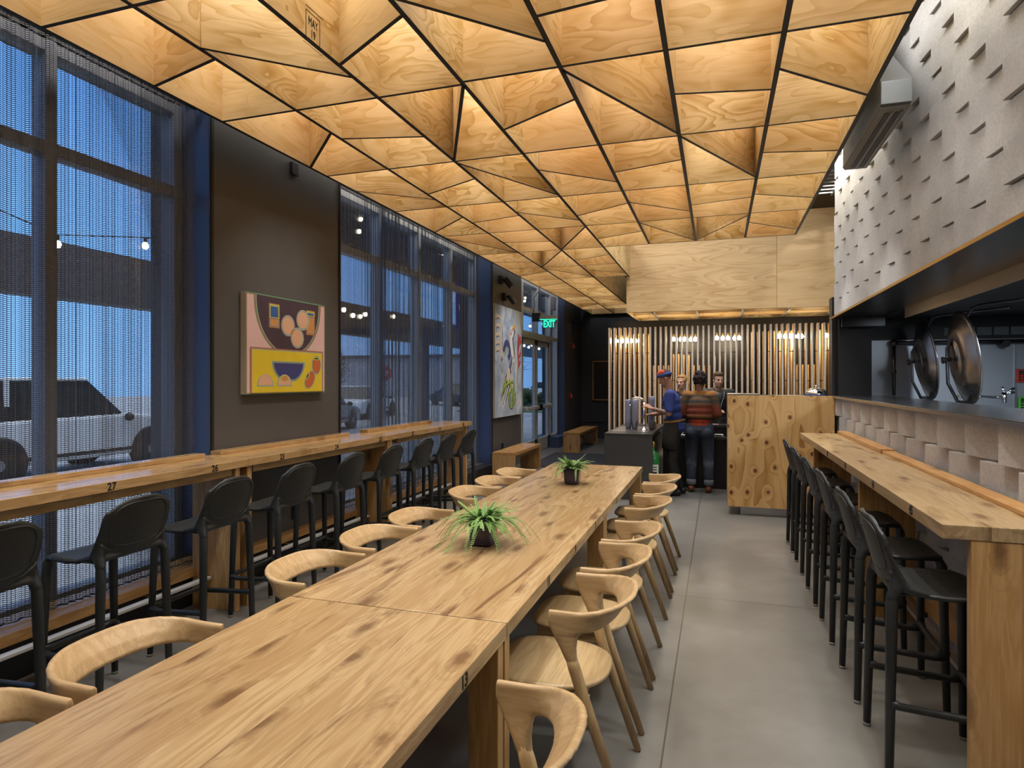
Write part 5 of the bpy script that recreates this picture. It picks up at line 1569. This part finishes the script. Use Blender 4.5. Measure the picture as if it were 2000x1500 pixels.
# string lights
sb = MB().ball((0, 0, 0), (.035, .035, .042), 12).mesh('bulb_glass', M['bulb_out'], True)
so = MB().lathe([(.018, .035), (.018, .085), (.006, .09)], n=10).mesh('bulb_socket', M['black'])
SP = [(112, 477), (284, 480), (672, 605), (690, 616), (704, 618), (714, 614), (769, 618), (868, 637), (912, 642), (705, 428), (702, 452), (800, 432), (865, 495), (867, 482), (911, 501), (1036, 637), (1024, 675), (1033, 678), (1039, 674), (1052, 672), (1053, 681), (1076, 642), (1035, 567), (1032, 574), (1026, 582), (1025, 588)]
SL_ = ['seen through the near curtain, left of the two', 'seen through the near curtain, right of the two', 'at the left edge of the middle window, lower group', 'second along the lower row in the middle window', 'third along the lower row in the middle window', 'fourth along the lower row in the middle window', 'alone at mid height in the middle window', 'third from the right edge of the middle window', 'nearest the right edge of the middle window', 'high in the left pane of the middle window, upper of two', 'high in the left pane of the middle window, lower of two', 'high in the second pane of the middle window', 'high in the third pane of the middle window, lower of two', 'high in the third pane of the middle window, upper of two', 'high in the last pane of the middle window', 'in the transom pane left of the EXIT sign', 'in the left door pane, leftmost', 'in the left door pane, second', 'in the left door pane, third', 'in the right door pane, upper', 'in the right door pane, lower', 'in the narrow side pane right of the doors', 'high in the left transom, topmost', 'high in the left transom, second', 'high in the left transom, third', 'high in the left transom, lowest']
sp0 = None; P3 = []
for (px, py), lab in zip(SP, SL_):
    X, Y, Z = atX(px, py, -6.0 if py > 510 or px < 600 else -5.9)
    if sp0 is None:
        sp0 = o = thing('string_bulb', 'x', 'light bulb'); mesh_child('bulb_glass', sb, o); mesh_child('bulb_socket', so, o)
    else: o = copy_tree(sp0)
    o.location = (X, Y, Z); P3.append((X, Y, Z))
    o['label'] = 'glowing outdoor string bulb ' + lab; o['group'] = 'outdoor string bulbs'
def wire(ids, lab):
    mb = MB(); q = sorted([P3[i] for i in ids], key=lambda p: p[1]); pts = [(q[0][0], q[0][1] - 2, q[0][2] + .5)]
    for p in q: pts.append((p[0], p[1], p[2] + .09))
    pts.append((q[-1][0], q[-1][1] + 3, q[-1][2] + .5))
    tag(mb.tube(pts, .006, 5).build('light_string_wire', M['black']), lab, 'wire')
wire((0, 1), 'black wire holding the two string bulbs outside the near window')
wire((2, 3, 4, 5, 6, 7, 8), 'black wire holding the row of string bulbs outside the middle window')
wire((16, 17, 18, 19, 15), 'black wire holding the string bulbs outside the doors')
# vehicles
def car(lab, x, y, rz, paint, kind='suv', L=4.6, W=1.85, H=1.72):
    t = thing('car', lab, 'car', (x, y, -.14), rz)
    wb = L * .61; r = .37 if kind == 'suv' else .32
    hl = L / 2
    if kind == 'suv': prof = [(-hl, .55), (-hl + .05, .95), (-hl + .12, 1.08), (hl * .38, 1.12), (hl * .80, 1.02), (hl - .05, .85), (hl, .55), (hl - .1, .32), (-hl + .1, .32)]
    else: prof = [(-hl, .5), (-hl + .05, .80), (-hl * .62, .92), (hl * .35, .92), (hl * .82, .80), (hl - .03, .66), (hl, .45), (hl - .1, .26), (-hl + .1, .26)]
    MB().prism(prof, 'x', -W / 2, W / 2).build('car_body', paint, t, bevel=.06)
    b = .98 if kind == 'suv' else .86
    cab = [(-hl + .10, b), (-hl + .38, H), (hl * .06, H), (hl * .42, b)] if kind == 'suv' else [(-hl * .70, b), (-hl * .36, H), (hl * .04, H), (hl * .46, b)]
    m = MB(); n = len(cab)
    ins = lambda z: .10 if z > b + .1 else .03
    vs = [(-W / 2 + ins(p[1]), p[0], p[1]) for p in cab] + [(W / 2 - ins(p[1]), p[0], p[1]) for p in cab]
    m.add(vs, [(i, (i + 1) % n, n + (i + 1) % n, n + i) for i in range(n)] + [tuple(range(n)), tuple(range(2 * n - 1, n - 1, -1))])
    m.build('cabin', M['car_glass'], t, bevel=.03)
    rt = [(p[0], p[1]) for p in cab[1:3]]
    MB().box((-W / 2 + .10, rt[0][0] - .02, H - .03), (W / 2 - .10, rt[1][0] + .02, H + .03)).build('roof', paint, t, bevel=.02)
    q = MB()
    for s in (-1, 1):
        for f in (.33, .66):
            yy = cab[1][0] + (cab[2][0] - cab[1][0]) * f
            q.box((s * (W / 2 - .06), yy - .04, b), (s * (W / 2 - .115), yy + .04, H))
    q.build('door_pillar', paint, t)
    for s in (-1, 1):
        MB().ball((s * (W / 2 + .10), hl * .36, b + .07), (.11, .06, .085), 12).build('wing_mirror', M['black'], t, smooth=True)
        for yy in (-wb / 2, wb / 2):
            x0 = s * (W / 2 - .10)
            w = MB().lathe([(.12, -.11), (r - .03, -.11), (r, -.07), (r, .07), (r - .03, .11), (.12, .11)], (x0, yy, r), 28, axis='x').build('wheel', M['tyre'], t, smooth=True)
            h = MB().lathe([(.0005, s * .118), (.05, s * .118), (r * .60, s * .105), (r * .66, s * .112)], (x0, yy, r), 28, axis='x'); h.build('hubcap', M['car_grey'], t, smooth=True)
            a = MB().lathe([(r + .015, -.02), (r + .085, -.02), (r + .085, .02), (r + .015, .02)], (s * (W / 2 - .005), yy, r + .01), 28, axis='x'); a.build('wheel_arch', M['black'], t, smooth=True)
    MB().box((-W / 2 - .012, -wb / 2 + .4, .40), (W / 2 + .012, wb / 2 - .4, .46)).build('side_strip', M['black'], t)
car('white sport utility vehicle parked close outside the near window', -12.0, 8.65, 0, M['car_white'], 'suv', 4.75, 1.9, 1.78)
car('silver saloon car parked outside, left in the middle window', -13.2, 18.6, R(12), M['car_grey'], 'saloon', 4.6, 1.8, 1.44)
car('white saloon car parked outside, centre of the middle window', -16.0, 26.5, R(8), M['car_white'], 'saloon', 4.6, 1.8, 1.46)
car('dark car parked far off beyond the lawn, seen through the left door', -17.5, 41.0, R(50), M['car_dark'], 'saloon', 4.6, 1.8, 1.46)
car('white car parked far off, seen right of the doors', -13.5, 50.0, R(70), M['car_white'], 'suv', 4.6, 1.8, 1.6)
# stop sign
X, Y, Z = atX(751, 729, -14)
t = thing('stop_sign', 'red octagonal STOP sign on a post outside the middle window', 'sign', (X, Y, 0))
oc = [(.36 * math.cos(R(22.5 + 45 * k)), Z + .36 * math.sin(R(22.5 + 45 * k))) for k in range(8)]
pl = MB().prism([(p[0], p[1]) for p in oc], 'y', -.008, .008).build('sign_plate', M['stop_red'], t, rot=(0, 0, R(20)))
text('sign_lettering', 'STOP', .26, M['white'], pl, (0, -.010, Z), (R(90), 0, 0), sx=.8)
MB().box((-.03, .01, -.14), (.03, .05, Z + .3)).build('post', M['alu'], t)
# distant buildings, hedges, trees
def building(lab, x0, y0, x1, y1, h, mat, rows):
    t = thing('building', lab, 'building', (x0, y0, -.2))
    MB().box((0, 0, 0), (x1 - x0, y1 - y0, h)).build('wall', mat, t)
    MB().box((-.3, -.3, h), (x1 - x0 + .3, y1 - y0 + .3, h + .35)).build('roof', M['roof'], t)
    n = int((y1 - y0) / 3.2)
    for k in range(n):
        y = 1.0 + k * 3.2
        f = MB().box((x1 - x0, y, 1.2), (x1 - x0 + .06, y + 1.7, 2.9)).build('window', M['alu_dark'], t)
        MB().box((x1 - x0 + .05, y + .1, 1.3), (x1 - x0 + .075, y + 1.6, 2.8)).build('pane', M['car_glass'], f)
building('low dark brick building far across the car park', -62, 66, -50, 98, 4.0, M['brick'], 1)
building('pale flat-roofed building far off beyond the trees', -44, 62, -26, 84, 4.2, M['pave'], 1)
def tree(lab, x, y, h, r, seed):
    rnd = random.Random(seed)
    t = thing('tree', lab, 'tree', (x, y, -.2))
    MB().tube([(0, 0, 0), (.05, 0, h * .35), (0, .05, h * .6)], [.16, .12, .07], 8).build('trunk', M['bark'], t, smooth=True)
    m = MB()
    for i in range(170):
        a = rnd.uniform(0, 6.283); e = rnd.uniform(.1, 1.45); L = r * rnd.uniform(.6, 1.1)
        p0 = V((rnd.uniform(-.1, .1), rnd.uniform(-.1, .1), h * rnd.uniform(.28, .6)))
        p1 = p0 + V((math.cos(a) * math.cos(e), math.sin(a) * math.cos(e), math.sin(e))) * (L * .55)
        m.tube([p0, p1], [.035, .018], 4, caps=False)
        for j in range(3):
            p2 = p1 + V((rnd.uniform(-1, 1), rnd.uniform(-1, 1), rnd.uniform(-.1, 1))) * (L * .35)
            m.tube([p1, p2], [.016, .006], 3, caps=False)
    m.build('branches', M['tree'], t)
tree('bare tree beyond the hedge, seen through the left door pane', -16.5, 49, 6.0, 2.6, 1)
tree('bare tree beyond the hedge, seen through the right door pane', -11.0, 56, 6.5, 2.8, 2)
tree('bare tree far across the car park in the middle window', -27, 40, 4.6, 2.4, 3)
tree('wide bare tree far across the car park, left in the middle window', -28, 33, 4.4, 3.0, 4)
t = thing('hedge', 'clipped dark green hedge beyond the doors', 'hedge', (-10.5, 38, -.14))
m = MB(); rnd = random.Random(9)
for i in range(130): m.ball((rnd.uniform(-4, 3.4), rnd.uniform(-.5, .5), rnd.uniform(.1, .95)), rnd.uniform(.22, .36), 8)
m.build('foliage', M['hedge'], t, smooth=True)
tag(box_obj('lawn', (-14, 33, -.14), (-7.9, 36.9, -.10), M['lawn']), 'strip of mown grass in front of the hedge', 'lawn', kind='stuff')
t = thing('bicycle_rack', 'white hooped bicycle rack outside the left door', 'bicycle rack', (-6.3, 24.3, -.02))
MB().tube([(-.3, 0, 0), (-.3, 0, .75), (-.22, 0, .86), (-.1, 0, .9), (.1, 0, .9), (.22, 0, .86), (.3, 0, .75), (.3, 0, 0)], .028, 10).build('hoop', M['white'], t, smooth=True)
t = thing('lamp_post', 'dark street lamp post standing beyond the right door pane', 'lamp post', (-9.9, 40, -.14))
MB().tube([(0, 0, 0), (0, 0, 4.6)], [.07, .05], 10).build('pole', M['black'], t); MB().box((-.15, -.15, 4.6), (.45, .15, 4.72)).build('lamp_head', M['black'], t)
# blue lit board on the neighbouring frontage
t = thing('shop_board', 'blue-violet lit board with a white curved mark outside the middle window', 'sign', (-6.6, 15.6, 2.98))
MB().box((-.03, 0, 0), (.03, 1.5, 1.25)).build('board', emit('violet_board', (.05, .06, .36), .55), t)
MB().box((-.04, .7, -3.0), (-.0301, .78, 1.0)).build('post', M['black'], t)
MB().tube([(.04, .60 + .55 * math.cos(R(a)), .75 + .45 * math.sin(R(a))) for a in range(190, 300, 10)], .012, 6).build('curved_mark', emit('board_mark', (.6, .65, .8), .6), t)
# ---------------------------------------------------------------- light, sky, camera
def area(name, loc, sx, sy, power, col, rot=(0, 0, 0), spread=180):
    l = bpy.data.lights.new(name, 'AREA'); l.shape = 'RECTANGLE'; l.size = sx; l.size_y = sy
    l.energy = power; l.color = col; l.spread = R(spread)
    o = bpy.data.objects.new(name, l); COL.objects.link(o); o.location = loc; o.rotation_euler = rot
    return o
def spot(name, loc, tgt, power, col, ang=50, blend=.5, rad=.04):
    l = bpy.data.lights.new(name, 'SPOT'); l.energy = power; l.color = col; l.spot_size = R(ang); l.spot_blend = blend; l.shadow_soft_size = rad
    o = bpy.data.objects.new(name, l); COL.objects.link(o); o.location = loc
    o.rotation_euler = (V(tgt) - V(loc)).to_track_quat('-Z', 'Y').to_euler()
    return o
WARM = (1.0, .90, .78); NEUT = (1.0, .975, .94); COOL = (.80, .90, 1.0)
for x in (-2.9, -2.1, -1.2, -.3, .6):
    for k in range(8 if x > -1.4 else 13):
        area('ceiling_lamp', (x, .1 + k * 1.28, 4.75), .45, .9, 13.5, NEUT)
# wall-washing strip lamps in the gap above the block wall, and over the header
for y, L_, p_ in ((2.4, 3.8, 30), (7.4, 2.4, 20)): area('wall_washer', (1.12, y, 4.30), .12, L_, p_, (1.0, .97, .92), (0, R(-20), 0), 170)
for y in (1.5, 2.7, 4.1, 5.85, 6.75, 7.85): spot('wall_fill_spot', (-.57, y, 3.468), (1.33, y + .5, 2.75), 38, (1, .985, .96), 64, .9, .08)  # added frontal fill for the block wall, not fixtures of the room
for x in (-1.0, .1, 1.2): spot('screen_fill_spot', (x, 9.7, 4.6), (x, 11.72, 1.5), 50, NEUT, 50, .8, .08)  # added fill aimed at the front edges of the fins
for x in (-1.1, 0, 1.1): area('well_lamp', (x, 10.2, 4.7), .6, .5, 6, NEUT)
# aisle and bar down-lights hung in the lattice cells
# aisle, table and bar down-lights recessed just inside lattice cells
for x, y in ((.62, 2.0), (.62, 3.1), (.62, 5.85), (.62, 7.6)): spot('downlight', (x, y, 3.50), (x + .22, y + .05, 0), 62, NEUT, 84, .7)
for x, y in ((-1.19, 1.2), (-1.19, 3.2), (-1.19, 4.5), (-1.19, 6.9)): spot('downlight', (x, y, 3.50), (x, y, 0), 52, NEUT, 88, .8)
for x, y in ((-2.4, 2.1), (-2.4, 3.3), (-2.4, 5.9), (-2.4, 8.4)): spot('downlight', (x, y, 3.50), (x - .4, y, 0), 56, NEUT, 88, .8)
spot('picture_spot', (-2.4, 4.7, 3.50), (-3.6, 4.75, 1.85), 52, NEUT, 75, 1.0)
spot('picture_spot', (-2.4, 10.8, 3.50), (-3.6, 11.0, 1.85), 62, NEUT, 75, 1.0)
spot('downlight', (-.6, 9.6, 4.2), (-.45, 9.8, 0), 130, NEUT, 60, .6)
spot('downlight', (.6, 6.9, 3.50), (.7, 8.15, .7), 32, NEUT, 60, .8)
spot('header_spot', (1.62, 9.55, 4.75), (1.75, 11.4, 3.2), 42, (1, .95, .87), 46, .12)
for x in (-1.3, -.73, .03, .79, 1.55):  # added fill inside the closed soffit cells to brighten the plywood
    for y in (11.9, 12.9): area('soffit_fill', (x, y, 3.06), .3, .5, 1.7, WARM)
# kitchen
area('kitchen_lamp', (2.6, 5.2, 2.33), .5, 1.8, 85, COOL)
area('kitchen_lamp', (2.6, 2.6, 2.33), .5, 1.8, 30, COOL)
# glow of the globe bulbs on the fins (each cluster)
for px in (1225, 1337, 1422, 1543, 1617):
    X, Y, Z = atY(px, 663, YS + .33)
    l = bpy.data.lights.new('bulb_glow', 'POINT'); l.energy = 6; l.color = (1.0, .78, .45); l.shadow_soft_size = .12
    o = bpy.data.objects.new('bulb_glow', l); COL.objects.link(o); o.location = (X, Y - .0, Z - .06)
for x in (-1.5, -.4, .8): area('rear_strip', (x, 12.2, .25), .5, .1, 1.5, (1, .8, .55), (R(180), 0, 0))

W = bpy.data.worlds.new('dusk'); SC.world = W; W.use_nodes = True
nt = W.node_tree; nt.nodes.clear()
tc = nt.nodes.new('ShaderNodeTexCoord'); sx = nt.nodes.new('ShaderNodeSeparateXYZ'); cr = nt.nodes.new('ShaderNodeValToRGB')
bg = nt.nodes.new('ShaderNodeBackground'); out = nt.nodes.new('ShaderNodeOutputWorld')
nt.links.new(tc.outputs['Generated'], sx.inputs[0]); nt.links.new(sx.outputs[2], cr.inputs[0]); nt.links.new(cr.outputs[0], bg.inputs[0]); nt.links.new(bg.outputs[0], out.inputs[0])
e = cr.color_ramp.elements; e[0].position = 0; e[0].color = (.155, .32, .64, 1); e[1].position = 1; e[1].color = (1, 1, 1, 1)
for p_, c_ in ((.18, (.11, .28, .62, 1)), (.46, (.07, .20, .53, 1)), (.62, (.8, .95, 1.25, 1))):  # overhead sky raised, out of view, to light the car and ground
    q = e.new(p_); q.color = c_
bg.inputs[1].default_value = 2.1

cam = bpy.data.cameras.new('camera'); co = bpy.data.objects.new('camera', cam); COL.objects.link(co)
co.location = (0, 0, 1.63); co.rotation_euler = (R(90), 0, math.atan(402 / 1240))
cam.sensor_width = 36; cam.lens = 36 * 1240 / 2000; cam.shift_y = -8 / 2000
cam.clip_start = .05; cam.clip_end = 300
SC.camera = co
SC.view_settings.view_transform = 'Standard'; SC.view_settings.look = 'None'
SC.view_settings.exposure = 0.22; SC.view_settings.gamma = 1.0; SC.view_settings.use_curve_mapping = False
cy = SC.cycles
cy.use_denoising = True
cy.max_bounces = 7; cy.diffuse_bounces = 4; cy.glossy_bounces = 3; cy.transparent_max_bounces = 24; cy.transmission_bounces = 4
cy.sample_clamp_indirect = 6; cy.sample_clamp_direct = 0
cy.caustics_reflective = False; cy.caustics_refractive = False
